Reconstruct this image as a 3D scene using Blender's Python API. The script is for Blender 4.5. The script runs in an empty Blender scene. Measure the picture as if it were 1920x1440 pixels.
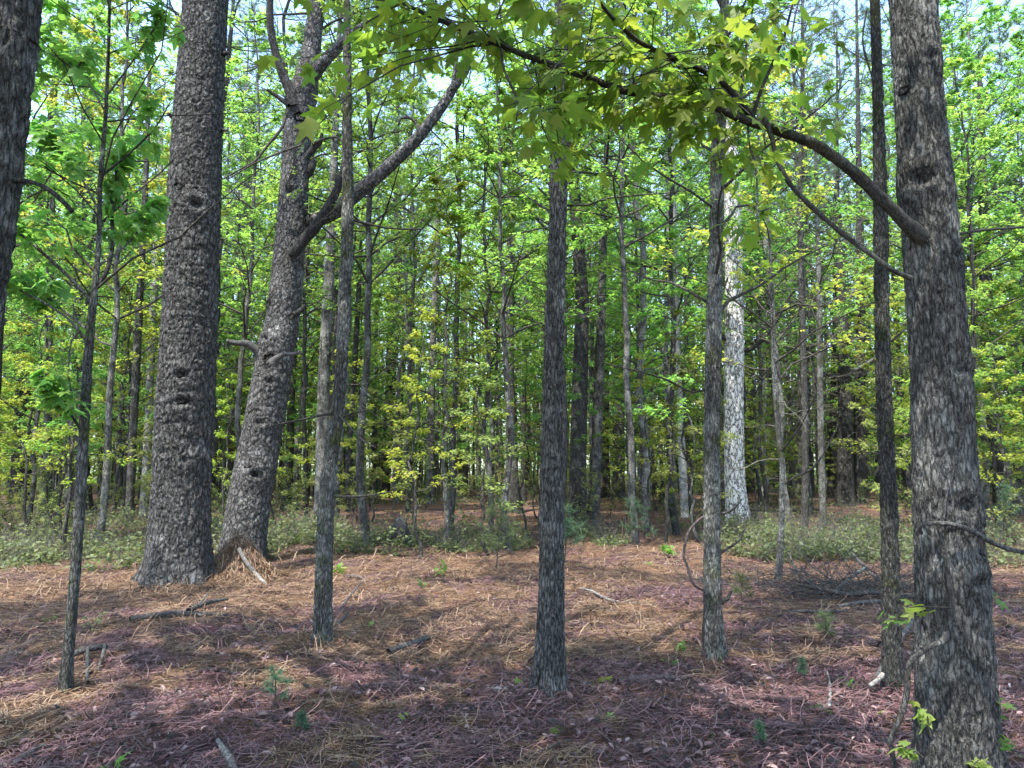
import bpy, math, random
import numpy as np
from mathutils import Vector, Matrix

RNG = np.random.default_rng(7)
scene = bpy.context.scene
COL = scene.collection
PI = math.pi

# ------------------------------------------------------------------ camera
CAM_H = 1.5
F = 1423.0
PITCH = math.radians(6.4)
CP, SP = math.cos(PITCH), math.sin(PITCH)
CAM = np.array([0.0, 0.0, CAM_H])
FWD = np.array([0, CP, SP]); UP = np.array([0, -SP, CP])

def ray(px, py):
    a = (px - 960) / F; b = -(py - 720) / F
    return np.array([a, CP - b * SP, SP + b * CP])

def P(px, py, Y):
    d = ray(px, py)
    return CAM + d * (Y / d[1])

MOUNDS = []          # (x, y, radius, height)

def gh(x, y):
    x = np.asarray(x, float); y = np.asarray(y, float)
    far = np.clip((y - 14) / 20, 0, 1)
    h = 0.035 * np.sin(x * 0.9 + 1.3) * np.sin(y * 0.7 + .4) + 0.02 * np.sin(x * 2.3 + y * 1.1) \
        + far * (0.10 * np.sin(x * .31 + 2) * np.cos(y * .23) + 0.08 * np.sin(x * .17 + y * .29))
    for mx, my, r, a in MOUNDS:
        h = h + a * np.exp(-((x - mx) ** 2 + (y - my) ** 2) / (r * r))
    return h

def ground_hit(px, py):
    d = ray(px, py)
    Y = 1.5
    while Y < 150:
        p = CAM + d * (Y / d[1])
        if p[2] < gh(p[0], p[1]):
            return p
        Y += 0.02 if Y < 15 else .1
    return CAM + d * (90 / d[1])

# ------------------------------------------------------------------ noise
def _hash(i, j, k):
    i = i.astype(np.int64); j = j.astype(np.int64); k = k.astype(np.int64)
    h = (i * 374761393 + j * 668265263 + k * 2147483647) & 0xFFFFFFFF
    h = ((h ^ (h >> 13)) * 1274126177) & 0xFFFFFFFF
    h = ((h ^ (h >> 16)) * 2246822519) & 0xFFFFFFFF
    return ((h ^ (h >> 15)) & 0xFFFFFF) / float(0xFFFFFF)

def vnoise(x, y, z):
    x, y, z = np.broadcast_arrays(np.asarray(x, float), np.asarray(y, float), np.asarray(z, float))
    xi, yi, zi = np.floor(x), np.floor(y), np.floor(z)
    fx, fy, fz = x - xi, y - yi, z - zi
    fx = fx * fx * (3 - 2 * fx); fy = fy * fy * (3 - 2 * fy); fz = fz * fz * (3 - 2 * fz)
    r = 0
    for a in (0, 1):
        for b in (0, 1):
            for c in (0, 1):
                w = (fx if a else 1 - fx) * (fy if b else 1 - fy) * (fz if c else 1 - fz)
                r = r + w * _hash(xi + a, yi + b, zi + c)
    return r * 2 - 1

def fbm(x, y, z, o=4):
    r = 0; a = .5
    for k in range(o):
        r = r + a * vnoise(x * 2 ** k + 17 * k, y * 2 ** k, z * 2 ** k); a *= .5
    return r

# ------------------------------------------------------------------ mesh building
class Geo:
    def __init__(s): s.v = []; s.f = []; s.n = 0
    def add(s, v, faces, mi=0):
        v = np.asarray(v, float).reshape(-1, 3)
        for f in (faces if isinstance(faces, (list, tuple)) else [faces]):
            f = np.asarray(f, np.int64)
            if len(f): s.f.append((f + s.n, mi))
        s.v.append(v); s.n += len(v)
        return s
    def empty(s): return s.n == 0

def make_mesh(name, geo, mats, smooth=True, origin=(0, 0, 0)):
    v = np.concatenate(geo.v) - np.asarray(origin, float)
    me = bpy.data.meshes.new(name)
    me.vertices.add(len(v)); me.vertices.foreach_set("co", v.astype(np.float32).ravel())
    nl = sum(f.size for f, _ in geo.f); nf = sum(len(f) for f, _ in geo.f)
    loops = np.concatenate([f.ravel() for f, _ in geo.f]).astype(np.int32)
    tot = np.concatenate([np.full(len(f), f.shape[1], np.int32) for f, _ in geo.f])
    start = np.zeros(nf, np.int32); start[1:] = np.cumsum(tot)[:-1]
    me.loops.add(nl); me.loops.foreach_set("vertex_index", loops)
    me.polygons.add(nf); me.polygons.foreach_set("loop_start", start)
    mi = np.concatenate([np.full(len(f), m, np.int32) for f, m in geo.f])
    me.polygons.foreach_set("material_index", mi)
    me.polygons.foreach_set("use_smooth", np.full(nf, smooth, bool))
    for m in (mats if isinstance(mats, (list, tuple)) else [mats]): me.materials.append(m)
    me.update(calc_edges=True)
    return me

def obj(name, geo, mats, parent=None, origin=(0, 0, 0), smooth=True):
    o = bpy.data.objects.new(name, make_mesh(name, geo, mats, smooth, origin))
    COL.objects.link(o)
    if parent is not None: o.parent = parent
    else: o.location = origin
    return o

def tag(o, label=None, cat=None, group=None, kind=None):
    if label: o['label'] = label
    if cat: o['category'] = cat
    if group: o['group'] = group
    if kind: o['kind'] = kind
    return o

def thing(name, loc, label, cat, group=None):
    o = bpy.data.objects.new(name, None); COL.objects.link(o)
    o.location = loc; o.empty_display_size = .2
    return tag(o, label, cat, group)

def copy_tree(root, loc, rz=0, sc=1.0, label=None, group=None):
    r = root.copy(); COL.objects.link(r)
    r.location = loc; r.rotation_euler = (0, 0, rz); r.scale = (sc, sc, sc)
    if label: r['label'] = label
    if group: r['group'] = group
    for ch in list(root.children):
        c = ch.copy(); COL.objects.link(c); c.parent = r
    return r

def norm(a): return a / np.maximum(np.linalg.norm(a, axis=-1, keepdims=True), 1e-9)

def spline(pts, step=None, n=None):
    pts = np.asarray(pts, float)
    if len(pts) == 2: pts = np.array([pts[0], (pts[0] + pts[1]) / 2, pts[1]])
    p = np.vstack([2 * pts[0] - pts[1], pts, 2 * pts[-1] - pts[-2]])
    out = []
    for i in range(1, len(p) - 2):
        t = np.linspace(0, 1, 24, endpoint=False)[:, None]
        a, b, c, d = p[i - 1], p[i], p[i + 1], p[i + 2]
        out.append(.5 * (2 * b + (c - a) * t + (2 * a - 5 * b + 4 * c - d) * t ** 2 + (3 * b - a - 3 * c + d) * t ** 3))
    out.append(p[-2][None]); out = np.vstack(out)
    s = np.concatenate([[0], np.cumsum(np.linalg.norm(np.diff(out[:, :3], axis=0), axis=1))])
    if n is None: n = max(3, int(s[-1] / step) + 1)
    si = np.linspace(0, s[-1], n)
    return np.stack([np.interp(si, s, out[:, k]) for k in range(out.shape[1])], 1), si

def tube(path, rad, segs, disp=None, cap=True):
    """one tube along a path (n,3); radii (n,) ; disp (n,segs) is added to the radius"""
    n = len(path)
    t = norm(np.gradient(path, axis=0))
    ref = np.array([0, -1.0, 0]) if abs(t[0][1]) < .9 else np.array([1.0, 0, 0])
    u = np.empty((n, 3)); uu = ref - t[0] * (ref @ t[0]); uu /= np.linalg.norm(uu)
    for i in range(n):
        uu = uu - t[i] * (uu @ t[i]); uu /= np.linalg.norm(uu); u[i] = uu
    w = np.cross(t, u)
    th = np.linspace(0, 2 * PI, segs, endpoint=False)
    r = np.repeat(np.asarray(rad)[:, None], segs, 1)
    if disp is not None: r = r + disp
    v = path[:, None] + r[..., None] * (np.cos(th)[None, :, None] * u[:, None] + np.sin(th)[None, :, None] * w[:, None])
    i = np.arange(n - 1)[:, None] * segs; j = np.arange(segs)[None]; j2 = (j + 1) % segs
    q = np.stack([i + j, i + j2, i + segs + j2, i + segs + j], -1).reshape(-1, 4)
    v = v.reshape(-1, 3); fs = [q]
    if cap:
        v = np.vstack([v, path[-1] + t[-1] * rad[-1] * .4])
        k = (n - 1) * segs; jj = np.arange(segs)
        fs.append(np.stack([k + jj, k + (jj + 1) % segs, np.full(segs, len(v) - 1)], 1))
    return v, fs

def tubes(paths, rads, segs=3):
    """many small tubes at once: paths (B,K,3), rads (B,K)"""
    B, K, _ = paths.shape
    if B == 0: return np.zeros((0, 3)), np.zeros((0, 4), int)
    t = norm(np.gradient(paths, axis=1))
    ref = np.where(np.abs(t[:, :1, 2:3]) > .85, np.array([1.0, 0, 0]), np.array([0, 0, 1.0]))
    u = norm(np.cross(t, np.broadcast_to(ref, t.shape))); w = np.cross(t, u)
    th = np.linspace(0, 2 * PI, segs, endpoint=False)
    v = paths[:, :, None] + rads[:, :, None, None] * (np.cos(th)[None, None, :, None] * u[:, :, None] + np.sin(th)[None, None, :, None] * w[:, :, None])
    b = np.arange(B)[:, None, None] * K * segs; i = np.arange(K - 1)[None, :, None] * segs; j = np.arange(segs)[None, None]; j2 = (j + 1) % segs
    q = np.stack(np.broadcast_arrays(b + i + j, b + i + j2, b + i + segs + j2, b + i + segs + j), -1).reshape(-1, 4)
    return v.reshape(-1, 3), q

def interp_paths(paths, b, s):
    """points at parameter s (0..1) on paths[b]; also tangents"""
    K = paths.shape[1]
    x = np.clip(s * (K - 1), 0, K - 1.001); i = x.astype(int); f = (x - i)[:, None]
    a, c = paths[b, i], paths[b, i + 1]
    return a + (c - a) * f, norm(c - a)

# leaf templates: x along the leaf, y across, z its normal
def _poly(rs):
    out = [(0, 0)]
    for a, r in rs: out.append((.30 + r * math.cos(math.radians(a)), r * math.sin(math.radians(a))))
    o = np.array(out); n = len(o)
    v = np.vstack([[.3, 0], o]); rr = ((v[:, 0] - .3) ** 2 + v[:, 1] ** 2)
    v = np.column_stack([v, -.35 * rr + .02])
    v[0, 2] = -.02
    f = np.array([[0, 1 + i, 1 + (i + 1) % n] for i in range(n)])
    return v, f
STAR = _poly([(-122, .42), (-92, .25), (-58, .60), (-40, .36), (-27, .33), (-9, .58), (0, .72), (9, .58), (27, .33), (40, .36), (58, .60), (92, .25), (122, .42)])
LOBE = _poly([(-80, .45), (-42, .24), (0, .7), (42, .24), (80, .45)])
DIAM = (np.array([[0, 0, 0], [.45, -.3, -.06], [1, 0, -.1], [.45, .3, -.06]], float), np.array([[0, 1, 2], [0, 2, 3]]))
OVAL = (np.array([[0, 0, 0], [.3, -.22, .04], [.7, -.18, .02], [1, 0, -.08], [.7, .18, .02], [.3, .22, .04]], float), np.array([[0, 1, 2], [0, 2, 3], [0, 3, 4], [0, 4, 5]]))

def leaves(pos, dirs, nrm, size, tpl, stretch=None):
    v, f = tpl
    d = norm(dirs); s = norm(np.cross(nrm, d)); n = np.cross(d, s)
    x = v[:, 0][None, :, None]; y = v[:, 1][None, :, None]; z = v[:, 2][None, :, None]
    out = pos[:, None] + size[:, None, None] * (x * d[:, None] + y * s[:, None] + z * n[:, None])
    N, V = len(pos), len(v)
    return out.reshape(-1, 3), (f[None] + (np.arange(N) * V)[:, None, None]).reshape(-1, f.shape[1])

# ------------------------------------------------------------------ materials
def mat(name):
    m = bpy.data.materials.new(name); m.use_nodes = True
    nt = m.node_tree; nt.nodes.clear()
    out = nt.nodes.new('ShaderNodeOutputMaterial')
    def N(t, **k):
        n = nt.nodes.new(t)
        for a, b in k.items():
            if hasattr(n, a): setattr(n, a, b)
            else: n.inputs[a.replace('_', ' ')].default_value = b
        return n
    L = nt.links.new
    return m, N, L, out

def ramp(N, stops):
    r = N('ShaderNodeValToRGB'); e = r.color_ramp.elements
    while len(e) < len(stops): e.new(.5)
    for k, (p, c) in enumerate(stops):
        e[k].position = p; e[k].color = (*c, 1)
    return r

def bark_mat(name, dark, light, lichen=None, lich_amt=.5, scale=14, stretch=.25, bump=.6, moss=0.0, bd=.02, plate=None):
    m, N, L, out = mat(name)
    tc = N('ShaderNodeTexCoord'); mp = N('ShaderNodeMapping'); mp.inputs['Scale'].default_value = (1, 1, stretch)
    oi = N('ShaderNodeObjectInfo')
    L(tc.outputs['Object'], mp.inputs['Vector'])
    n1 = N('ShaderNodeTexNoise', Scale=scale, Detail=6.0, Roughness=.65); L(mp.outputs[0], n1.inputs['Vector'])
    r1 = ramp(N, [(.3, dark), (.7, light)]); L(n1.outputs['Fac'], r1.inputs[0])
    col = r1.outputs[0]
    if lichen:
        n2 = N('ShaderNodeTexNoise', Scale=3.2, Detail=7.0, Roughness=.7); L(tc.outputs['Object'], n2.inputs['Vector'])
        ad = N('ShaderNodeMath', operation='ADD'); L(n2.outputs['Fac'], ad.inputs[0])
        ml = N('ShaderNodeMath', operation='MULTIPLY_ADD'); L(oi.outputs['Random'], ml.inputs[0]); ml.inputs[1].default_value = .16; ml.inputs[2].default_value = -.08
        L(ml.outputs[0], ad.inputs[1])
        r2 = ramp(N, [(1 - lich_amt - .06, (0, 0, 0)), (1 - lich_amt + .06, (1, 1, 1))]); L(ad.outputs[0], r2.inputs[0])
        mx = N('ShaderNodeMix', data_type='RGBA'); L(r2.outputs[0], mx.inputs[0]); L(col, mx.inputs[6]); mx.inputs[7].default_value = (*lichen, 1)
        col = mx.outputs[2]
    if moss:
        n3 = N('ShaderNodeTexNoise', Scale=5.0, Detail=5.0); L(tc.outputs['Object'], n3.inputs['Vector'])
        r3 = ramp(N, [(1 - moss - .05, (0, 0, 0)), (1 - moss + .1, (.8, .8, .8))]); L(n3.outputs['Fac'], r3.inputs[0])
        mx = N('ShaderNodeMix', data_type='RGBA'); L(r3.outputs[0], mx.inputs[0]); L(col, mx.inputs[6]); mx.inputs[7].default_value = (.07, .085, .025, 1)
        col = mx.outputs[2]
    hv = N('ShaderNodeHueSaturation'); vv = N('ShaderNodeMath', operation='MULTIPLY_ADD'); L(oi.outputs['Random'], vv.inputs[0]); vv.inputs[1].default_value = .5; vv.inputs[2].default_value = .75
    L(vv.outputs[0], hv.inputs['Value']); L(col, hv.inputs['Color'])
    b = N('ShaderNodeBsdfPrincipled', Roughness=.92); b.inputs['Specular IOR Level'].default_value = .15
    L(hv.outputs[0], b.inputs['Base Color'])
    S, st, crack = plate or (scale * 1.6, stretch, .6)
    m2 = N('ShaderNodeMapping'); m2.inputs['Scale'].default_value = (S, S, S * st); L(tc.outputs['Object'], m2.inputs['Vector'])
    nd = N('ShaderNodeTexNoise', Scale=.9, Detail=4.0, Roughness=.6); L(m2.outputs[0], nd.inputs['Vector'])
    av = N('ShaderNodeVectorMath', operation='MULTIPLY_ADD'); L(nd.outputs['Color'], av.inputs[0]); av.inputs[1].default_value = (1.5, 1.5, 1.5); L(m2.outputs[0], av.inputs[2])
    hs = []
    for sc_, k_ in ((1.0, 3.2), (2.3, 3.6)):
        vo = N('ShaderNodeTexVoronoi', feature='DISTANCE_TO_EDGE', Scale=sc_); L(av.outputs[0], vo.inputs['Vector'])
        mm = N('ShaderNodeMath', operation='MULTIPLY', use_clamp=True); L(vo.outputs['Distance'], mm.inputs[0]); mm.inputs[1].default_value = k_
        hs.append(mm.outputs[0])
    mh = N('ShaderNodeMath', operation='MULTIPLY_ADD'); L(hs[1], mh.inputs[0]); mh.inputs[1].default_value = .35; L(hs[0], mh.inputs[2])
    ad = N('ShaderNodeMath', operation='MULTIPLY_ADD'); L(n1.outputs['Fac'], ad.inputs[0]); ad.inputs[1].default_value = .9; L(mh.outputs[0], ad.inputs[2])
    rc = ramp(N, [(.30, (1 - crack,) * 3), (.62, (.8, .8, .8)), (.95, (1.25, 1.25, 1.25))])
    sc2 = N('ShaderNodeMath', operation='MULTIPLY'); L(ad.outputs[0], sc2.inputs[0]); sc2.inputs[1].default_value = .55; L(sc2.outputs[0], rc.inputs[0])
    mc = N('ShaderNodeMix', data_type='RGBA', blend_type='MULTIPLY'); mc.inputs[0].default_value = 1; L(hv.outputs[0], mc.inputs[6]); L(rc.outputs[0], mc.inputs[7])
    L(mc.outputs[2], b.inputs['Base Color'])
    bp = N('ShaderNodeBump', Strength=bump, Distance=bd); L(ad.outputs[0], bp.inputs['Height']); L(bp.outputs[0], b.inputs['Normal'])
    L(b.outputs[0], out.inputs[0])
    return m

def leaf_mat(name, cols, trans=.5, tmul=1.5, rnd=True, spec=.25, hue=.03, gloss=.5):
    m, N, L, out = mat(name)
    g = N('ShaderNodeNewGeometry'); oi = N('ShaderNodeObjectInfo')
    k = len(cols)
    r = ramp(N, [(i / max(k - 1, 1), c) for i, c in enumerate(cols)]); L(g.outputs['Random Per Island'], r.inputs[0])
    hv = N('ShaderNodeHueSaturation')
    h = N('ShaderNodeMath', operation='MULTIPLY_ADD'); L(oi.outputs['Random'], h.inputs[0]); h.inputs[1].default_value = hue * 2; h.inputs[2].default_value = .5 - hue
    v = N('ShaderNodeMath', operation='MULTIPLY_ADD'); L(oi.outputs['Random'], v.inputs[0]); v.inputs[1].default_value = .5; v.inputs[2].default_value = .75
    fr = N('ShaderNodeMath', operation='MULTIPLY'); L(oi.outputs['Random'], fr.inputs[0]); fr.inputs[1].default_value = 7.31
    fr2 = N('ShaderNodeMath', operation='FRACT'); L(fr.outputs[0], fr2.inputs[0]); L(fr2.outputs[0], v.inputs[0])
    L(h.outputs[0], hv.inputs['Hue']); L(v.outputs[0], hv.inputs['Value']); L(r.outputs[0], hv.inputs['Color'])
    d = N('ShaderNodeBsdfPrincipled', Roughness=gloss); d.inputs['Specular IOR Level'].default_value = spec
    L(hv.outputs[0], d.inputs['Base Color'])
    sc = N('ShaderNodeMix', data_type='RGBA', blend_type='MULTIPLY'); sc.inputs[0].default_value = 1
    L(hv.outputs[0], sc.inputs[6]); sc.inputs[7].default_value = (tmul * 1.0, tmul, tmul * .72, 1)
    t = N('ShaderNodeBsdfTranslucent'); L(sc.outputs[2], t.inputs['Color'])
    mx = N('ShaderNodeMixShader'); mx.inputs[0].default_value = trans
    L(d.outputs[0], mx.inputs[1]); L(t.outputs[0], mx.inputs[2]); L(mx.outputs[0], out.inputs[0])
    return m

M = {}
M['pine_bark'] = bark_mat('pine_bark', (.05, .049, .047), (.15, .146, .141), (.22, .217, .208), .42, 60, .4, 1.0, bd=.03, plate=(15, .42, .75))
M['lean_bark'] = bark_mat('lean_bark', (.065, .063, .06), (.18, .175, .168), (.26, .256, .246), .44, 60, .4, 1.0, bd=.03, plate=(15, .5, .75))
M['oak_bark'] = bark_mat('oak_bark', (.045, .044, .042), (.16, .157, .15), (.23, .23, .215), .42, 90, .3, 1.0, bd=.015, plate=(44, .22, .8))
M['gum_bark'] = bark_mat('gum_bark', (.042, .041, .039), (.135, .132, .125), (.20, .20, .187), .42, 80, .3, 1.0, bd=.016, plate=(40, .24, .75))
M['mossy_bark'] = bark_mat('mossy_bark', (.045, .044, .041), (.135, .133, .122), (.21, .212, .195), .44, 90, .3, 1.0, moss=.42, bd=.012, plate=(48, .25, .7))
M['grey_bark'] = bark_mat('grey_bark', (.032, .031, .029), (.115, .112, .104), (.21, .208, .19), .42, 26, .3, .7, moss=.36)
M['dark_bark'] = bark_mat('dark_bark', (.028, .027, .025), (.085, .081, .077), (.14, .14, .13), .36, 24, .3, .8)
M['pale_bark'] = bark_mat('pale_bark', (.14, .136, .125), (.28, .275, .255), (.40, .395, .37), .46, 18, .3, .6)
M['lichen_bark'] = bark_mat('lichen_bark', (.06, .058, .055), (.36, .355, .335), (.60, .59, .56), .56, 18, .4, .9, bd=.03)
def lichen_trunk():
    m, N, L, out = mat('lichen_bark')
    tc = N('ShaderNodeTexCoord'); mp = N('ShaderNodeMapping'); mp.inputs['Scale'].default_value = (1, 1, .38); L(tc.outputs['Object'], mp.inputs['Vector'])
    nz = N('ShaderNodeTexNoise', Scale=7.0, Detail=6.0, Roughness=.65); L(mp.outputs[0], nz.inputs['Vector'])
    av = N('ShaderNodeVectorMath', operation='MULTIPLY_ADD'); L(nz.outputs['Color'], av.inputs[0]); av.inputs[1].default_value = (.3, .3, .3); L(mp.outputs[0], av.inputs[2])
    vo = N('ShaderNodeTexVoronoi', feature='DISTANCE_TO_EDGE', Scale=10.0); L(av.outputs[0], vo.inputs['Vector'])
    n2 = N('ShaderNodeTexNoise', Scale=30.0, Detail=6.0, Roughness=.7); L(tc.outputs['Object'], n2.inputs['Vector'])
    ad = N('ShaderNodeMath', operation='MULTIPLY_ADD'); L(n2.outputs['Fac'], ad.inputs[0]); ad.inputs[1].default_value = .38; L(vo.outputs['Distance'], ad.inputs[2])
    r = ramp(N, [(.21, (.035, .034, .032)), (.27, (.28, .275, .26)), (.38, (.62, .61, .58))]); L(ad.outputs[0], r.inputs[0])
    b = N('ShaderNodeBsdfPrincipled', Roughness=.95); b.inputs['Specular IOR Level'].default_value = .1; L(r.outputs[0], b.inputs['Base Color'])
    bp = N('ShaderNodeBump', Strength=1.0, Distance=.03); L(ad.outputs[0], bp.inputs['Height']); L(bp.outputs[0], b.inputs['Normal'])
    L(b.outputs[0], out.inputs[0]); return m
M['lichen_bark'] = lichen_trunk()
M['dead_bark'] = bark_mat('dead_bark', (.03, .029, .027), (.13, .126, .12), (.40, .395, .37), .44, 18, .4, .9, bd=.03)
M['limb_bark'] = bark_mat('limb_bark', (.025, .024, .021), (.075, .072, .064), (.13, .13, .105), .40, 90, .3, .5, bd=.004)
M['twig'] = bark_mat('twig', (.04, .036, .03), (.09, .083, .07), None, 0, 30, .5, .1)
M['dead_twig'] = bark_mat('dead_twig', (.07, .065, .054), (.16, .15, .128), None, 0, 30, .5, .1)
M['dead_wood'] = bark_mat('dead_wood', (.05, .048, .046), (.18, .172, .165), (.15, .16, .14), .42, 40, 1, .6)
M['pale_wood'] = bark_mat('pale_wood', (.18, .165, .15), (.38, .36, .335), None, 0, 40, 1, .4)
M['brown_wood'] = bark_mat('brown_wood', (.07, .055, .052), (.19, .15, .145), None, 0, 40, 1, .4)

M['leaf'] = leaf_mat('leaf', [(.095, .21, .04), (.14, .265, .055), (.185, .285, .06), (.10, .215, .07), (.165, .265, .055)], .55, 1.95, hue=.022)
M['leaf_yellow'] = leaf_mat('leaf_yellow', [(.17, .25, .045), (.21, .275, .05), (.25, .26, .05), (.15, .245, .05)], .55, 1.9, hue=.02)
M['leaf_near'] = leaf_mat('leaf_near', [(.115, .165, .022), (.09, .165, .026), (.14, .17, .024), (.075, .145, .026), (.125, .15, .026)], .6, 1.8, hue=.0)
M['leaf_fresh'] = leaf_mat('leaf_fresh', [(.16, .26, .06), (.12, .22, .05), (.2, .27, .08)], .5, 1.5)
M['needle'] = leaf_mat('needle', [(.05, .11, .055), (.08, .145, .085), (.10, .165, .10)], .3, 1.3, hue=.01)
M['cover'] = leaf_mat('cover', [(.08, .115, .05), (.12, .16, .075), (.17, .20, .11), (.10, .15, .045), (.20, .225, .10), (.06, .09, .035)], .4, 1.3)
M['shrub_leaf'] = leaf_mat('shrub_leaf', [(.15, .20, .055), (.20, .24, .07), (.24, .25, .09), (.13, .19, .06)], .45, 1.5)
M['straw'] = leaf_mat('straw', [(.13, .078, .05), (.20, .132, .085), (.30, .22, .15), (.155, .092, .062), (.05, .03, .023), (.03, .018, .014)], .15, 1.0, hue=0, spec=.2)
M['shaded_straw'] = leaf_mat('shaded_straw', [(.085, .042, .046), (.135, .07, .076), (.23, .14, .142), (.042, .021, .024), (.022, .012, .014)], .1, 1.0, hue=0, spec=.3)  # straw with the mauve of shaded ground put into its colour
M['dead_leaf'] = leaf_mat('dead_leaf', [(.078, .042, .044), (.115, .063, .066), (.17, .105, .105), (.26, .19, .18), (.035, .022, .023), (.014, .017, .015), (.02, .013, .014)], .12, 1.0, hue=0, spec=.4)  # dead leaves, the same shade mauve mixed into their brown
M['far_leaf'] = leaf_mat('far_leaf', [(.10, .205, .045), (.14, .26, .055), (.18, .28, .06), (.11, .215, .065), (.20, .27, .07)], .5, 1.6)

def ground_mat():
    m, N, L, out = mat('forest_floor')
    tc = N('ShaderNodeTexCoord')
    n1 = N('ShaderNodeTexNoise', Scale=.9, Detail=5.0, Roughness=.6); L(tc.outputs['Object'], n1.inputs['Vector'])
    n2 = N('ShaderNodeTexNoise', Scale=38.0, Detail=6.0, Roughness=.75); L(tc.outputs['Object'], n2.inputs['Vector'])
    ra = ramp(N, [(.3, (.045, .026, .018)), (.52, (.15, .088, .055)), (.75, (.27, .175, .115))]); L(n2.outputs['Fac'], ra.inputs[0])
    rb = ramp(N, [(.3, (.03, .018, .019)), (.52, (.09, .054, .055)), (.78, (.18, .118, .115))]); L(n2.outputs['Fac'], rb.inputs[0])  # litter tone carrying the painted mauve of shaded ground
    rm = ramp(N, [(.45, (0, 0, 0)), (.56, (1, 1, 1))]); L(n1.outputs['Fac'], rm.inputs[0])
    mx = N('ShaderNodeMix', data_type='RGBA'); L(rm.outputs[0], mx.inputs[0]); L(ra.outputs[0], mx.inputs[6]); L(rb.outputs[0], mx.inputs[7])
    b = N('ShaderNodeBsdfPrincipled', Roughness=.95); b.inputs['Specular IOR Level'].default_value = .1
    L(mx.outputs[2], b.inputs['Base Color'])
    bp = N('ShaderNodeBump', Strength=.8, Distance=.03); L(n2.outputs['Fac'], bp.inputs['Height']); L(bp.outputs[0], b.inputs['Normal'])
    L(b.outputs[0], out.inputs[0])
    return m
M['ground'] = ground_mat()

# ------------------------------------------------------------------ sun and sky
SUN_EL = math.radians(66)
SUN_AZ = (-.50, -.87)
TOSUN = np.array([SUN_AZ[0] * math.cos(SUN_EL), SUN_AZ[1] * math.cos(SUN_EL), math.sin(SUN_EL)])
TOSUN /= np.linalg.norm(TOSUN)
w = bpy.data.worlds.new("World"); scene.world = w; w.use_nodes = True
bg = w.node_tree.nodes['Background']
sky = w.node_tree.nodes.new('ShaderNodeTexSky'); sky.sky_type = 'NISHITA'; sky.sun_disc = False
sky.sun_elevation = SUN_EL; sky.sun_rotation = math.atan2(SUN_AZ[0], SUN_AZ[1]); sky.dust_density = 1.5; sky.ozone_density = 1.5
w.node_tree.links.new(sky.outputs[0], bg.inputs[0]); bg.inputs[1].default_value = .15
sl = bpy.data.lights.new('sun', 'SUN'); sl.energy = 2.4; sl.angle = math.radians(.5); sl.color = (1, .95, .86)
so = bpy.data.objects.new('sun', sl); COL.objects.link(so); so.location = (0, 0, 40)
so.rotation_euler = Vector(TOSUN).to_track_quat('Z', 'Y').to_euler()

# places where sun reaches the floor: (x, y, rx, ry)
SPOTS = [(.2, 7.2, .9, .8), (.75, 8.2, 1.5, 1.7), (-.9, 9.3, 1.0, .8), (1.6, 9.6, 1.2, .9), (-4.2, 15, 2, 1.5), (4.5, 23.5, 2.2, 4), (1.5, 14.5, 2.5, 1.2)]
def shade_keep(p, jit=.25, rng=RNG):
    k = p[:, 2] / TOSUN[2]
    g = p - TOSUN[None] * k[:, None]
    keep = np.ones(len(p), bool)
    for x, y, a, b in SPOTS:
        e = ((g[:, 0] - x) / a) ** 2 + ((g[:, 1] - y) / b) ** 2
        keep &= e > 1 + rng.normal(0, jit, len(p))
    return keep

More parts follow.
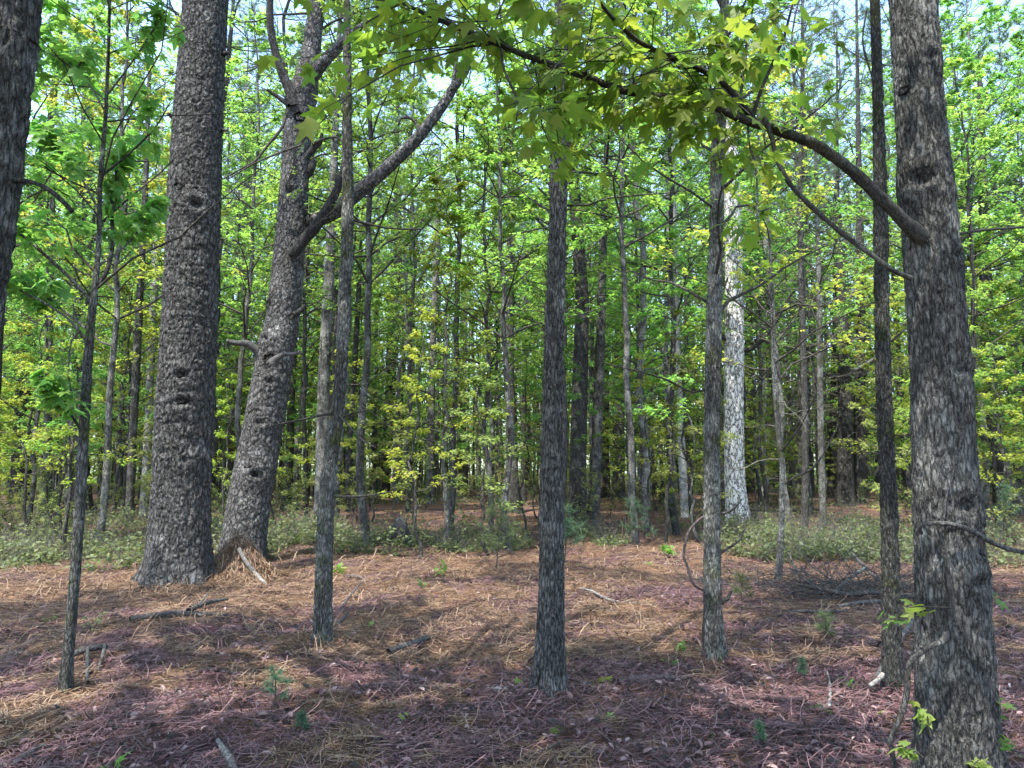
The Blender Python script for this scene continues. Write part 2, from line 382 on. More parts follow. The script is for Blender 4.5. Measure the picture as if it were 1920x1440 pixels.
# ------------------------------------------------------------------ bark relief
def bark_disp(si, segs, rad, kind, seed, amp):
    n = len(si); R = float(np.mean(rad))
    th = np.linspace(0, 2 * PI, segs, endpoint=False)
    cw, ch, ch2 = {'plate': (.072, .21, .10), 'furrow': (.022, .10, .09), 'ridge': (.024, .10, .085), 'smooth': (.03, .06, .06)}[kind]
    nu = max(6, int(round(2 * PI * R / cw)))
    U = th[None] / (2 * PI) * nu
    fz = np.clip(np.asarray(si) / 3.0, 0, 1); V = np.cumsum(np.gradient(np.asarray(si, float)) / (ch + (ch2 - ch) * fz))[:, None]
    x, y = np.cos(th)[None] * R, np.sin(th)[None] * R
    z = si[:, None]
    wob = fbm(x * 9 + seed, y * 9, z * 4, 3)
    U = U + .75 * wob; V = V + .7 * fbm(x * 9, y * 9 + seed, z * 4 + 9, 3)
    U, V = np.broadcast_arrays(U, V)
    iu, iv = np.floor(U), np.floor(V)
    f1 = np.full(U.shape, 9.0); f2 = np.full(U.shape, 9.0); idv = np.zeros(U.shape)
    sd = np.full(U.shape, float(seed))
    for a in (-1, 0, 1):
        for b in (-1, 0, 1):
            cu, cv = iu + a, iv + b
            cm = np.mod(cu, nu)
            px = cu + _hash(cm, cv, sd); py = cv + _hash(cm, cv, sd + 5)
            d = np.sqrt((U - px) ** 2 + (V - py) ** 2)
            near = d < f1
            f2 = np.where(near, f1, np.minimum(f2, d)); idv = np.where(near, _hash(cm, cv, sd + 11), idv); f1 = np.where(near, d, f1)
    e = np.clip((f2 - f1) / .26, 0, 1); e = e * e * (3 - 2 * e)
    fine = fbm(x * 50 + seed, y * 50, z * 16, 3)
    # wandering vertical furrows that meet and part, broken across into flakes
    k = .42 / cw; kz = .8 / (ch2 + (ch - ch2) * (1 - fz))
    zz = np.cumsum(np.gradient(np.asarray(si, float)) * kz)[:, None]
    a = fbm(x * k * 1.6 + seed, y * k * 1.6, zz * .8, 3)
    a2 = fbm(x * k * 2.7 - seed, y * k * 2.7, zz * 1.5 + 40, 2)
    c1 = np.clip(np.abs(a) / .13, 0, 1); c2 = np.clip(np.abs(a2) / .12, 0, 1)
    fur = c1 * (.45 + .55 * c2)
    fur = fur * fur * (3 - 2 * fur)
    e = fur * (.6 + .4 * e)
    return amp * (e * (.7 + .6 * idv) - .6) + amp * .8 * fine + R * .05 * fbm(x * 3 + seed, y * 3, z * 1.1, 2)

def trace(pts, Y, dY=0.0, top=None):
    """pixel outline (px, py, width) of a stem standing at depth Y -> world points with radii"""
    out = []
    k = len(pts)
    for i, p in enumerate(pts):
        y = Y + dY * i / max(k - 1, 1) + (p[3] if len(p) > 3 else 0)
        q = P(p[0], p[1], y)
        zc = (q - CAM) @ FWD
        out.append([*q, p[2] * .5 / F * zc])
    if top:
        a, b = np.array(out[-2][:3]), np.array(out[-1][:3])
        d = (b - a) / np.linalg.norm(b - a); d = norm(d + np.array([0, 0, .5]))
        h = top - b[2]
        r0 = out[-1][3]
        for f in (.33, .66, 1):
            out.append([*(b + d * h * f / max(d[2], .3)), r0 * (1 - .8 * f)])
    return np.array(out)

def stem_geo(pts4, segs, step, kind='smooth', amp=.003, seed=1, flare=0., knots=(), sink=.2, detail_to=None):
    p, si = spline(pts4, step=step)
    if detail_to:
        k = (p[:, 2] < detail_to) | (np.arange(len(p)) % 8 == 0); k[-1] = True
        p, si = p[k], si[k]
    path, rad = p[:, :3], np.maximum(p[:, 3], .002)
    if flare:
        rad = rad * (1 + flare * np.exp(-si / .22))
    if sink:
        d = norm(path[1] - path[0])
        path = np.vstack([path[0] - d * sink, path]); rad = np.concatenate([[rad[0] * 1.06], rad]); si = np.concatenate([[-sink], si])
    disp = bark_disp(si, segs, rad, kind, seed, amp) if amp else None
    if disp is not None:
        disp = disp * np.clip(rad[:, None] / max(np.mean(rad), 1e-6), .25, 1.2)
        if flare:
            th = np.linspace(0, 2 * PI, segs, endpoint=False)
            disp = disp + (rad * .16 * np.exp(-si / .3))[:, None] * np.sin(th * 5 + seed)[None]
        th = np.linspace(0, 2 * PI, segs, endpoint=False)
        for (zk, ak, sk, hk) in knots:
            da = (th - ak + PI) % (2 * PI) - PI
            rr = rad.mean()
            d2 = ((si - zk)[:, None] / sk) ** 2 + (da[None] * rr / (sk * 1.3)) ** 2
            disp = disp + hk * (np.exp(-d2 * .6) - 1.9 * np.exp(-d2 * 4.5))
    g = Geo(); v, f = tube(path, rad, segs, disp); g.add(v, f)
    return g, path, rad, si

def curve_paths(base, dirs, L, K, droop, rng, wob=.08):
    s = np.linspace(0, 1, K)[None, :, None]
    B = len(base)
    p = base[:, None] + dirs[:, None] * L[:, None, None] * s
    p[:, :, 2] += (droop * L)[:, None] * s[..., 0] ** 2
    wv = rng.normal(0, 1, (B, K, 3)) * (wob * L)[:, None, None]; wv[:, 0] = 0
    return p + np.cumsum(wv, axis=1) * .35

def sub_twigs(paths, per, rng, Lfrac, s0=.25, rise=.1, K=4, ang=(35, 70)):
    B = len(paths)
    b = np.repeat(np.arange(B), per); s = rng.uniform(s0, 1, len(b))
    p, t = interp_paths(paths, b, s)
    L = np.linalg.norm(paths[b, -1] - paths[b, 0], axis=1) * Lfrac * (1.15 - .7 * s) * rng.uniform(.5, 1.2, len(b))
    a = np.radians(rng.uniform(*ang, len(b))) * rng.choice([-1, 1], len(b))
    d = np.stack([t[:, 0] * np.cos(a) - t[:, 1] * np.sin(a), t[:, 0] * np.sin(a) + t[:, 1] * np.cos(a), t[:, 2] + rise + rng.normal(0, .15, len(b))], 1)
    return curve_paths(p, norm(d), L, K, rng.normal(0, .08, len(b)), rng, .06), L

def leaf_scatter(paths, per, rng, size, tpl, s0=.15, tilt=.35, droop=.25, jit=.03, keep=None):
    B = len(paths)
    b = np.repeat(np.arange(B), per); s = np.clip(rng.uniform(s0, 1.05, len(b)), 0, 1)
    p, t = interp_paths(paths, b, s)
    p = p + rng.normal(0, jit, p.shape)
    a = rng.uniform(-1.3, 1.3, len(b))
    d = np.stack([t[:, 0] * np.cos(a) - t[:, 1] * np.sin(a), t[:, 0] * np.sin(a) + t[:, 1] * np.cos(a), -droop + rng.normal(0, .25, len(b))], 1)
    n = np.array([0, 0, 1.0]) + rng.normal(0, tilt, (len(b), 3))
    sz = size * rng.uniform(.6, 1.25, len(b))
    if keep is not None:
        k = keep(p); p, d, n, sz = p[k], d[k], n[k], sz[k]
    return leaves(p, d, n, sz, tpl)

def crown(rng, path, rad, z0, z1, nb, spread, per_t, per_l, lsize, tpl, tshape=.7, up=(20, 55), keep=None, top_r=.3):
    """branches, twigs and leaves carried by a stem between heights z0 and z1 (absolute)"""
    zs = path[:, 2]
    z = z0 + (z1 - z0) * (np.arange(nb) + rng.uniform(0, 1, nb)) / nb; i = np.clip(np.searchsorted(zs, z), 1, len(zs) - 1)
    base = path[i]; br = rad[i]
    fr = (z - z0) / max(z1 - z0, 1e-6)
    L = spread * (1 - tshape * fr) * rng.uniform(.55, 1.15, nb)
    az = np.arange(nb) * 2.39996 + rng.uniform(-.4, .4, nb)
    el = np.radians(rng.uniform(*up, nb))
    d = np.stack([np.cos(az) * np.cos(el), np.sin(az) * np.cos(el), np.sin(el)], 1)
    bp = curve_paths(base, d, L, 6, rng.uniform(-.3, .05, nb), rng)
    r0 = np.clip(np.minimum(br * .5, L * .011), .004, .06)
    g = Geo(); v, q = tubes(bp, r0[:, None] * np.linspace(1, .25, 6)[None], 4); g.add(v, q)
    tw, tl = sub_twigs(bp, per_t, rng, .42)
    if keep is not None:
        km = keep(tw[:, 2]) & keep(tw[:, -1]); tw, tl = tw[km], tl[km]
    v, q = tubes(tw, np.clip(tl * .006, .0022, .012)[:, None] * np.linspace(1, .4, 4)[None], 3); g.add(v, q)
    gl = Geo()
    if per_l:
        v, q = leaf_scatter(tw, per_l, rng, lsize, tpl, keep=keep); gl.add(v, q)
    return g, gl

def dead_twigs(rng, path, rad, n, z0, z1, L0, subs=4, droop=-.12, thin=1.0):
    zs = path[:, 2]; z = z0 + (z1 - z0) * (np.arange(n) + rng.uniform(0, 1, n)) / n; i = np.clip(np.searchsorted(zs, z), 1, len(zs) - 1)
    az = rng.uniform(0, 2 * PI, n); el = np.radians(rng.uniform(-12, 40, n))
    d = np.stack([np.cos(az) * np.cos(el), np.sin(az) * np.cos(el), np.sin(el)], 1)
    L = L0 * rng.uniform(.3, 1.2, n) ** 1.3
    bp = curve_paths(path[i], d, L, 7, rng.uniform(-.2, .2, n) + droop * .3, rng, .1)
    g = Geo(); v, q = tubes(bp, (np.clip(L * .008, .004, .02) * thin)[:, None] * np.linspace(1, .25, 7)[None], 4); g.add(v, q)
    tw, tl = sub_twigs(bp, subs, rng, .45, rise=.05, K=5)
    v, q = tubes(tw, np.clip(tl * .007, .002, .008)[:, None] * np.linspace(1, .4, 5)[None], 3); g.add(v, q)
    t2, l2 = sub_twigs(tw, 2, rng, .5, K=4)
    v, q = tubes(t2, np.clip(l2 * .006, .0016, .005)[:, None] * np.linspace(1, .5, 4)[None], 3); g.add(v, q)
    return g

def needles(rng, path, rad, z0, z1, nb, L0, tufts=9, per=20, nl=.2, nw=.005, bare=.35):
    zs = path[:, 2]; z = z0 + (z1 - z0) * (np.arange(nb) + rng.uniform(0, 1, nb)) / nb; i = np.clip(np.searchsorted(zs, z), 1, len(zs) - 1)
    fr = (z - z0) / (z1 - z0)
    az = np.arange(nb) * 2.39996 + rng.uniform(-.5, .5, nb); el = np.radians(rng.uniform(5, 40, nb) + 25 * fr)
    d = np.stack([np.cos(az) * np.cos(el), np.sin(az) * np.cos(el), np.sin(el)], 1)
    L = L0 * (1.05 - .75 * fr) * rng.uniform(.6, 1.1, nb)
    bp = curve_paths(path[i], d, L, 6, rng.uniform(-.15, .15, nb), rng)
    g = Geo(); v, q = tubes(bp, np.clip(L * .012, .0015, .04)[:, None] * np.linspace(1, .3, 6)[None], 4); g.add(v, q)
    tw, tl = sub_twigs(bp, tufts, rng, .38, s0=bare, rise=.25)
    v, q = tubes(tw, np.full((len(tw), 4), min(.005, L0 * .004)), 3); g.add(v, q)
    # a tuft along the outer part of every twig
    b = np.repeat(np.arange(len(tw)), per); s = rng.uniform(.35, 1, len(b))
    p, t = interp_paths(tw, b, s)
    nd = norm(t * rng.uniform(.2, 1.2, (len(b), 1)) + rng.normal(0, .75, (len(b), 3)))
    side = norm(np.cross(nd, rng.normal(0, 1, nd.shape))) * nw
    ln = nl * rng.uniform(.7, 1.2, len(b))[:, None]
    tip = p + nd * ln + np.array([0, 0, -1]) * ln * .12
    v = np.stack([p - side, p + side, tip], 1).reshape(-1, 3)
    gl = Geo(); gl.add(v, np.arange(len(v)).reshape(-1, 3))
    return g, gl

# ================================================================== GROUND
pB = ground_hit(333, 1090); pC = ground_hit(452, 1055); pm = ground_hit(432, 1085)
MOUNDS += [(pm[0] + .03, pm[1] + .22, .36, .56),
           (ground_hit(1085, 985)[0], ground_hit(1085, 985)[1], .8, .18), (ground_hit(1380, 975)[0], ground_hit(1380, 975)[1], 1.2, .22)]

for px_, py_ in ((604, 1200), (1030, 1290), (1340, 1236), (1673, 1292), (121, 1292)):
    q_ = ground_hit(px_, py_); MOUNDS.append((q_[0], q_[1], .30, .05))

def build_ground():
    g = Geo()
    def grid(x0, x1, y0, y1, nx, ny, hole=None, lump=0.):
        xs = np.linspace(x0, x1, nx); ys = np.linspace(y0, y1, ny)
        X, Y = np.meshgrid(xs, ys)
        Z = gh(X, Y)
        if lump:
            Z = Z + lump * (fbm(X * 2.2, Y * 2.2, X * 0, 3) + .8 * fbm(X * 7, Y * 7, X * 0 + 3, 3))
        v = np.stack([X, Y, Z], -1).reshape(-1, 3)
        i, j = np.meshgrid(np.arange(ny - 1), np.arange(nx - 1), indexing='ij')
        a = i * nx + j
        return v, np.stack([a, a + 1, a + nx + 1, a + nx], -1).reshape(-1, 4)
    # one sheet: rows get coarser with distance, columns fan out with depth
    ny, nx = 420, 420
    t = np.linspace(0, 1, ny); Yr = -6 + 10 * t * 1.0 + 26 * t ** 2.2 + 420 * np.clip(t - .62, 0, 1) ** 3 * 8
    s = np.linspace(-1, 1, nx)
    half = 9 + np.clip(Yr, 0, None) * .95
    X = s[None] * half[:, None]; Y = np.repeat(Yr[:, None], nx, 1)
    fade = np.clip(1.4 - Y / 40, .15, 1)
    Z = gh(X, Y) + .035 * fade * (fbm(X * 1.9, Y * 1.9, X * 0, 3) + 1.3 * fbm(X * 6, Y * 6, X * 0 + 3, 3))
    v = np.stack([X, Y, Z], -1).reshape(-1, 3)
    i, j = np.meshgrid(np.arange(ny - 1), np.arange(nx - 1), indexing='ij'); a = i * nx + j
    g.add(v, np.stack([a, a + 1, a + nx + 1, a + nx], -1).reshape(-1, 4))
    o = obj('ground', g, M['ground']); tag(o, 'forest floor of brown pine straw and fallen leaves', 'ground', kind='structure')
build_ground()

def surf(x, y):
    return gh(x, y) + .035 * np.clip(1.4 - y / 40, .15, 1) * (fbm(x * 1.9, y * 1.9, x * 0, 3) + 1.3 * fbm(x * 6, y * 6, x * 0 + 3, 3))

def shade_tint_mask(x, y):
    """1 where the mauve of shaded ground is painted in and fallen leaves lie, 0 where tan straw lies"""
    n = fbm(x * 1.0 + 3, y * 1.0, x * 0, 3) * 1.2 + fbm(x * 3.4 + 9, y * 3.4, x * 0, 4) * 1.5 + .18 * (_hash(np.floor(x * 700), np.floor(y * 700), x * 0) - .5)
    bias = np.where(y < 6.2, .30, -.28) - .10 * np.clip(y - 6.2, 0, 4) + np.where((x > 1.6) & (y < 10.5), .42, 0) + np.where((x < -2) & (y < 7.5), .12, 0)  # shaded front and right side get more of the mauve
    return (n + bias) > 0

def scatter_area(rng, n, ymin, ymax, p=1.6):
    y = ymin + (ymax - ymin) * rng.uniform(0, 1, n) ** p
    x = rng.uniform(-1, 1, n) * (y * .72 + .6)
    return x, y

def build_litter():
    rng = np.random.default_rng(11)
    n = 250000
    x, y = scatter_area(rng, n, 2.2, 24, 1.5)
    # extra heap of straw on the mounds by the two pines
    xm = np.concatenate([x, rng.normal(pm[0], .36, 9000), rng.normal(pB[0] + .1, .9, 5000)])
    ym = np.concatenate([y, rng.normal(pm[1] + .1, .32, 9000), rng.normal(pB[1] - .5, .5, 5000)])
    x, y = xm, ym
    n = len(x)
    mv = shade_tint_mask(x, y) & (np.arange(n) < 250000)
    L = rng.uniform(.09, .2, n); a = rng.uniform(0, 2 * PI, n) + .8 * fbm(x * 2, y * 2, x * 0, 2) * PI
    bend = rng.normal(0, .5, n); wd = (.0009 + .00019 * y) * rng.uniform(.7, 1.5, n)
    h0 = rng.uniform(.002, .03, n); tilt = rng.normal(0, .07, n) + (rng.uniform(0, 1, n) < .10) * rng.uniform(0, .8, n)
    K = 4
    s = np.linspace(-.5, .5, K)[None]
    aa = a[:, None] + bend[:, None] * s
    px = x[:, None] + L[:, None] * s * np.cos(aa); py = y[:, None] + L[:, None] * s * np.sin(aa)
    pz = surf(x, y)[:, None] + h0[:, None] + (tilt * L)[:, None] * (s + .3) + .02 * (gh(px, py) - gh(px, py))
    pz = pz + gh(px, py) - gh(x, y)[:, None]
    nx_, ny_ = -np.sin(aa) * wd[:, None], np.cos(aa) * wd[:, None]
    v = np.stack([np.stack([px - nx_, py - ny_, pz], -1), np.stack([px + nx_, py + ny_, pz + .001], -1)], 2)   # n,K,2,3
    base = np.arange(n)[:, None] * (2 * K); k = np.arange(K - 1)[None] * 2
    q = np.stack([base + k, base + k + 1, base + k + 3, base + k + 2], -1)
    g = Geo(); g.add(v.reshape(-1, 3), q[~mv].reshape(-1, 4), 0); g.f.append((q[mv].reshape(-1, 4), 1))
    o = obj('pine_straw', g, [M['straw'], M['shaded_straw']])
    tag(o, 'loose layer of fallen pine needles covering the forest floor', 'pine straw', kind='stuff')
    # dead leaves
    n = 36000
    x, y = scatter_area(rng, n, 2.2, 22, 1.5)
    k = (shade_tint_mask(x, y) & (fbm(x * 1.7, y * 1.7, x * 0 + 8, 3) > -.12)) | (rng.uniform(0, 1, n) < .12)
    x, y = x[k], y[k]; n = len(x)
    a = rng.uniform(0, 2 * PI, n)
    d = np.stack([np.cos(a), np.sin(a), rng.normal(0, .3, n)], 1)
    nr = np.array([0, 0, 1.0]) + rng.normal(0, .5, (n, 3))
    tpl = OVAL[0].copy(); tpl[:, 2] = .9 * tpl[:, 1] ** 2 * 2 - .5 * (tpl[:, 0] - .5) ** 2
    pos = np.stack([x, y, surf(x, y) + rng.uniform(.008, .035, n)], 1)
    v, f = leaves(pos, d, nr, rng.uniform(.025, .07, n), (tpl, OVAL[1]))
    g = Geo(); g.add(v, f)
    n = 1500
    x, y = scatter_area(rng, n, 2.4, 22, 1.3); a = rng.uniform(0, 2 * PI, n)
    tw = curve_paths(np.stack([x, y, surf(x, y) + .012], 1), norm(np.stack([np.cos(a), np.sin(a), np.abs(rng.normal(0, .12, n))], 1)), rng.uniform(.08, .5, n), 5, rng.normal(0, .1, n), rng, .1)
    v, q = tubes(tw, rng.uniform(.0012, .004, n)[:, None] * np.linspace(1, .5, 5)[None], 4); g.add(v, q, 1)
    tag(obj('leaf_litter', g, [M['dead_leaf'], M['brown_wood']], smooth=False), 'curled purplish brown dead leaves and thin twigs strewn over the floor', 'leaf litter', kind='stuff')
build_litter()

def build_cover():
    """the low pale-green ground cover in drifts behind the front trunks"""
    rng = np.random.default_rng(5)
    zones = [(-8.5, 16.5, 5.8, 4.8, 30000), (-6.2, 12.4, 2.6, 1.4, 7000), (-2.6, 15.8, 3.2, 2.4, 22000), (1.5, 16.5, .9, 2.6, 5000), (5.4, 15.0, 1.8, 3.2, 15000), (9.5, 14.5, 2.6, 5, 18000), (7.6, 20, 3.5, 3, 8000), (-14, 27, 8, 6, 12000), (12, 31, 8, 4, 7000), (-3, 33, 6, 2, 4000)]
    g = Geo()
    for cx, cy, rx, ry, n in zones:
        r = np.sqrt(rng.uniform(0, 1, n)); a = rng.uniform(0, 2 * PI, n)
        x = cx + rx * r * np.cos(a); y = cy + ry * r * np.sin(a)
        k = fbm(x * .9, y * .9, x * 0 + 5, 3) + rng.normal(0, .05, n) > -.10 + .22 * r ** 3
        x, y = x[k], y[k]; n = len(x)
        z = surf(x, y) + np.abs(rng.normal(0, .17, n)) * np.clip(.9 + 2.2 * fbm(x * 1.3, y * 1.3, x * 0, 2), .25, 2.4)
        az = rng.uniform(0, 2 * PI, n)
        d = np.stack([np.cos(az), np.sin(az), rng.normal(.1, .4, n)], 1)
        v, f = leaves(np.stack([x, y, z], 1), d, np.array([0, 0, 1.0]) + rng.normal(0, .5, (n, 3)), rng.uniform(.045, .11, n), DIAM)
        g.add(v, f, 0)
        m = n // 5
        x, y = x[:m], y[:m]
        p = np.stack([x, y, surf(x, y)], 1)
        tw = curve_paths(p, norm(np.stack([rng.normal(0, .7, m), rng.normal(0, .7, m), np.ones(m)], 1)), rng.uniform(.12, .6, m), 4, rng.normal(0, .3, m), rng)
        v, q = tubes(tw, np.full((m, 4), .0022), 3); g.add(v, q, 1)
    o = obj('ground_cover', g, [M['cover'], M['dead_twig']], smooth=False)
    tag(o, 'low pale green ground cover growing in drifts between the trunks', 'ground cover', kind='stuff')
build_cover()

# ================================================================== FRONT TREES
TRUNKS = {}
SCARS = {'big': [(336, 365, 26, 22), (374, 371, 42, 20), (345, 707, 48, 24), (347, 756, 60, 22), (318, 848, 26, 18), (358, 846, 34, 18)],
         'lean': [(503, 567, 24, 22), (490, 776, 44, 20), (484, 882, 36, 24), (514, 674, 34, 30), (552, 205, 30, 26)],
         'gum': [(1734, 42, 16, 12), (1708, 178, 34, 22), (1772, 494, 30, 18), (1738, 556, 24, 12), (1785, 905, 34, 16), (1790, 1040, 38, 22), (1735, 735, 26, 10)]}
def front_tree(name, pts, label, cat, barkm, kind, amp, segs, step, seed, flare=.25, top=None, knots=(), Y=None, dY=0, sink=.25):
    b = ground_hit(pts[0][0], pts[0][1]) if Y is None else P(pts[0][0], pts[0][1], Y)
    p4 = trace(pts, b[1], dY, top)
    root = thing(name, tuple(b), label, cat)
    p4n = p4[p4[:, 2] < 13] if top else p4
    g, path, rad, si = stem_geo(p4, segs, step, kind, amp, seed, flare, knots, sink, 1.7 + b[1] * .68)
    obj('trunk', g, M[barkm], root, b)
    return root, b, path, rad

def limb(root, b, pts, Y, dY, barkm='limb_bark', name='limb', segs=12, step=.03, amp=.0025, seed=3, kind='ridge'):
    p4 = trace(pts, Y, dY)
    g, path, rad, si = stem_geo(p4, segs, step, kind, amp, seed, 0, (), 0)
    o = obj(name, g, M[barkm], root, b)
    return o, path, rad

def trunk_z(path, z):
    i = int(np.clip(np.searchsorted(path[:, 2], z), 1, len(path) - 1)); return path[i]

# ---- big straight pine on the left
root, b, path, rad = front_tree('pine_tree', [(330, 1094, 122), (335, 1045, 114), (341, 920, 104), (346, 770, 103), (356, 600, 98), (365, 350, 91), (378, 120, 83), (386, 0, 79)],
    'thick straight pine with plated bark and dark branch scars, straw heaped at its foot', 'tree', 'pine_bark', 'plate', .016, 190, .014, 3, flare=.22, top=21, Y=pB[1],
    knots=[(2.42, .35, .13, .05), (2.78, .25, .12, .05), (5.15, .5, .13, .055), (5.2, -.9, .10, .04), (1.75, -.3, .1, .03), (1.65, .5, .08, .03), (3.9, -1.0, .08, .02)])
TRUNKS['big'] = (root, b, path, rad)
for pts in ([(346, 80, 14), (338, 62, 12), (331, 48, 10)], [(412, 105, 12), (422, 100, 9), (428, 99, 6)], [(326, 220, 12), (319, 216, 8), (315, 213, 6)], [(412, 243, 8), (420, 244, 5), (427, 245, 4)]):
    limb(root, b, pts, b[1], -.1, 'dark_bark', 'branch_stub', 10, .02)
rngb = np.random.default_rng(31)
gb, gl = needles(rngb, path, rad, 12, 21, 36, 3.6, 9, 22); obj('branchwork', gb, M['twig'], root, b); obj('needles', gl, M['needle'], root, b)

# ---- leaning forked pine beside it
cpts = [(452, 1058, 84), (466, 950, 78), (484, 850, 74), (502, 750, 70), (517, 660, 66), (530, 600, 62), (545, 450, 56), (553, 330, 51), (560, 230, 52), (570, 170, 50), (580, 120, 38), (588, 60, 32), (600, -40, 28), (612, -160, 25)]
root, b, path, rad = front_tree('leaning_pine_tree', cpts, 'leaning pine with flaky grey bark, forked top and stout broken limbs', 'tree', 'lean_bark', 'plate', .013, 150, .015, 9, flare=.10, top=17, dY=.8, Y=pC[1],
    knots=[(1.45, .4, .11, .05), (2.3, .1, .11, .04), (3.0, .3, .11, .05), (3.7, -.5, .10, .05), (6.4, .0, .15, .04)])
TRUNKS['lean'] = (root, b, path, rad)
Yc = b[1]
limb(root, b, [(552, 425, 30, .1), (590, 412, 28), (625, 398, 27), (665, 366, 27), (720, 320, 25), (780, 262, 22), (828, 200, 19), (850, 165, 17), (868, 140, 15), (878, 122, 14)], Yc + .45, -.3, 'pine_bark', 'limb', 30, .018, .010, 5, 'plate')
limb(root, b, [(548, 478, 20), (570, 450, 20), (592, 425, 20), (614, 390, 18), (632, 355, 15), (641, 325, 11), (644, 305, 8)], Yc + .05, -.1, 'dark_bark', 'limb', 20, .02, .006, 6, 'plate')
limb(root, b, [(552, 200, 22), (543, 170, 19), (525, 125, 16), (511, 75, 14), (506, 30, 13), (506, -20, 12), (500, -90, 10)], Yc + .3, -.2, 'dark_bark', 'limb', 20, .02, .005, 7, 'plate')
limb(root, b, [(566, 175, 26), (585, 145, 25), (605, 118, 23), (628, 95, 20), (652, 70, 15), (690, 40, 10)], Yc + .4, -.3, 'pine_bark', 'limb', 24, .02, .007, 8, 'plate')
limb(root, b, [(848, 168, 9), (853, 130, 8), (856, 100, 8), (852, 80, 6)], Yc + .15, 0, 'lean_bark', 'branch_stub', 10, .02)
limb(root, b, [(785, 255, 7), (782, 235, 6), (770, 222, 6), (752, 222, 5), (747, 235, 4)], Yc + .2, 0, 'dark_bark', 'branch_stub', 8, .02)
limb(root, b, [(486, 662, 24), (478, 654, 16), (462, 644, 14), (441, 643, 10), (425, 639, 8)], Yc + .1, -.25, 'dead_wood', 'branch_stub', 12, .015, .005)
limb(root, b, [(513, 680, 22), (519, 672, 13), (533, 664, 8), (548, 664, 7), (564, 660, 5)], Yc - .22, -.15, 'dead_wood', 'branch_stub', 10, .015, .004)
limb(root, b, [(552, 590, 12), (565, 580, 8), (571, 572, 6)], Yc + .1, 0, 'dark_bark', 'branch_stub', 8, .02)
limb(root, b, [(541, 198, 9), (523, 183, 8), (501, 168, 6)], Yc + .2, 0, 'dark_bark', 'branch_stub', 8, .02)
limb(root, b, [(572, 298, 14), (588, 278, 12), (600, 268, 9), (604, 250, 6)], Yc + .1, -.1, 'dark_bark', 'branch_stub', 10, .02)
limb(root, b, [(585, 270, 6), (610, 260, 5), (632, 258, 4), (645, 270, 3)], Yc, -.1, 'twig', 'branch_stub', 6, .03)
limb(root, b, [(535, 215, 7), (528, 240, 6), (500, 275, 5), (480, 300, 4), (455, 315, 3), (410, 340, 2)], Yc, -.4, 'twig', 'branch_stub', 6, .03)
limb(root, b, [(570, 270, 4), (520, 288, 4), (470, 310, 3), (430, 335, 2)], Yc - .2, -.3, 'twig', 'branch_stub', 6, .03)
limb(root, b, [(555, 330, 22, .2), (575, 325, 20), (585, 310, 16), (590, 300, 10)], Yc + .45, 0, 'dark_bark', 'branch_stub', 12, .02)
rngc = np.random.default_rng(32)
g = dead_twigs(rngc, path, rad, 16, 3.5, 8.5, 1.5, 5)
obj('branchwork', g, M['dead_twig'], root, b)
gb, gl = needles(rngc, path, rad, 9.5, 16, 26, 3.0, 9, 22); obj('needles', gl, M['needle'], root, b); obj('branchwork', gb, M['twig'], root, b)

def hardwood_top(root, b, path, rad, seed, z0, z1, nb, spread, lm='leaf', pt=7, pl=10, ls=.10, tw='twig', keep=shade_keep):
    rng = np.random.default_rng(seed)
    gb, gl = crown(rng, path, rad, z0, z1, nb, spread, pt, pl, ls, LOBE, keep=keep)
    obj('branchwork', gb, M[tw], root, b)
    if not gl.empty(): obj('foliage', gl, M[lm], root, b, smooth=False)

# ---- slim bending trunk right of them
root, b, path, rad = front_tree('slender_oak_tree', [(604, 1200, 30), (607, 1090, 31), (609, 1000, 30), (616, 893, 27), (630, 793, 24), (640, 690, 22), (646, 560, 23), (652, 400, 21), (651, 250, 18), (651, 110, 15), (650, 0, 12)],
    'slim bending trunk with mossy green foot just right of the leaning pine', 'tree', 'mossy_bark', 'furrow', .009, 84, .012, 12, flare=.28, top=11)
limb(root, b, [(622, 775, 6), (595, 780, 5), (560, 788, 4), (520, 796, 3), (485, 808, 2)], b[1] - .05, -.3, 'twig', 'branch_stub', 6, .04)
limb(root, b, [(640, 785, 5), (660, 775, 4), (690, 770, 3)], b[1], -.1, 'twig', 'branch_stub', 6, .04)
limb(root, b, [(636, 778, 5), (655, 800, 4), (680, 825, 3), (705, 840, 2)], b[1] - .05, -.2, 'twig', 'branch_stub', 6, .04)
limb(root, b, [(625, 930, 7), (660, 931, 6), (700, 928, 4), (735, 922, 3)], b[1], -.15, 'twig', 'branch_stub', 6, .04)
limb(root, b, [(652, 410, 6), (690, 420, 5), (730, 428, 4), (790, 430, 3)], b[1], .4, 'twig', 'branch_stub', 6, .04)
hardwood_top(root, b, path, rad, 41, 7.2, 10.8, 36, 4.0, pl=13, ls=.115)

# ---- centre trunk
root, b, path, rad = front_tree('oak_tree', [(1030, 1290, 54), (1032, 1200, 50), (1034, 1100, 47), (1035, 893, 43), (1037, 740, 38), (1040, 600, 34), (1046, 420, 32), (1050, 250, 32), (1052, 120, 26), (1053, 0, 20)],
    'straight dark oak trunk with finely ridged bark standing alone in the middle', 'tree', 'oak_bark', 'furrow', .007, 130, .009, 21, flare=.28, top=12,
    knots=[(1.55, .2, .05, .012), (2.05, .5, .05, .012), (2.7, .4, .05, .012)])
limb(root, b, [(1066, 305, 5), (1080, 298, 4), (1110, 265, 3), (1160, 225, 2)], b[1], .3, 'dead_wood', 'branch_stub', 6, .03)
limb(root, b, [(1030, 395, 5), (1005, 380, 4), (985, 365, 3), (965, 345, 2)], b[1], .2, 'twig', 'branch_stub', 6, .03)
hardwood_top(root, b, path, rad, 42, 6.2, 11.5, 36, 4.4, pl=13, ls=.115)

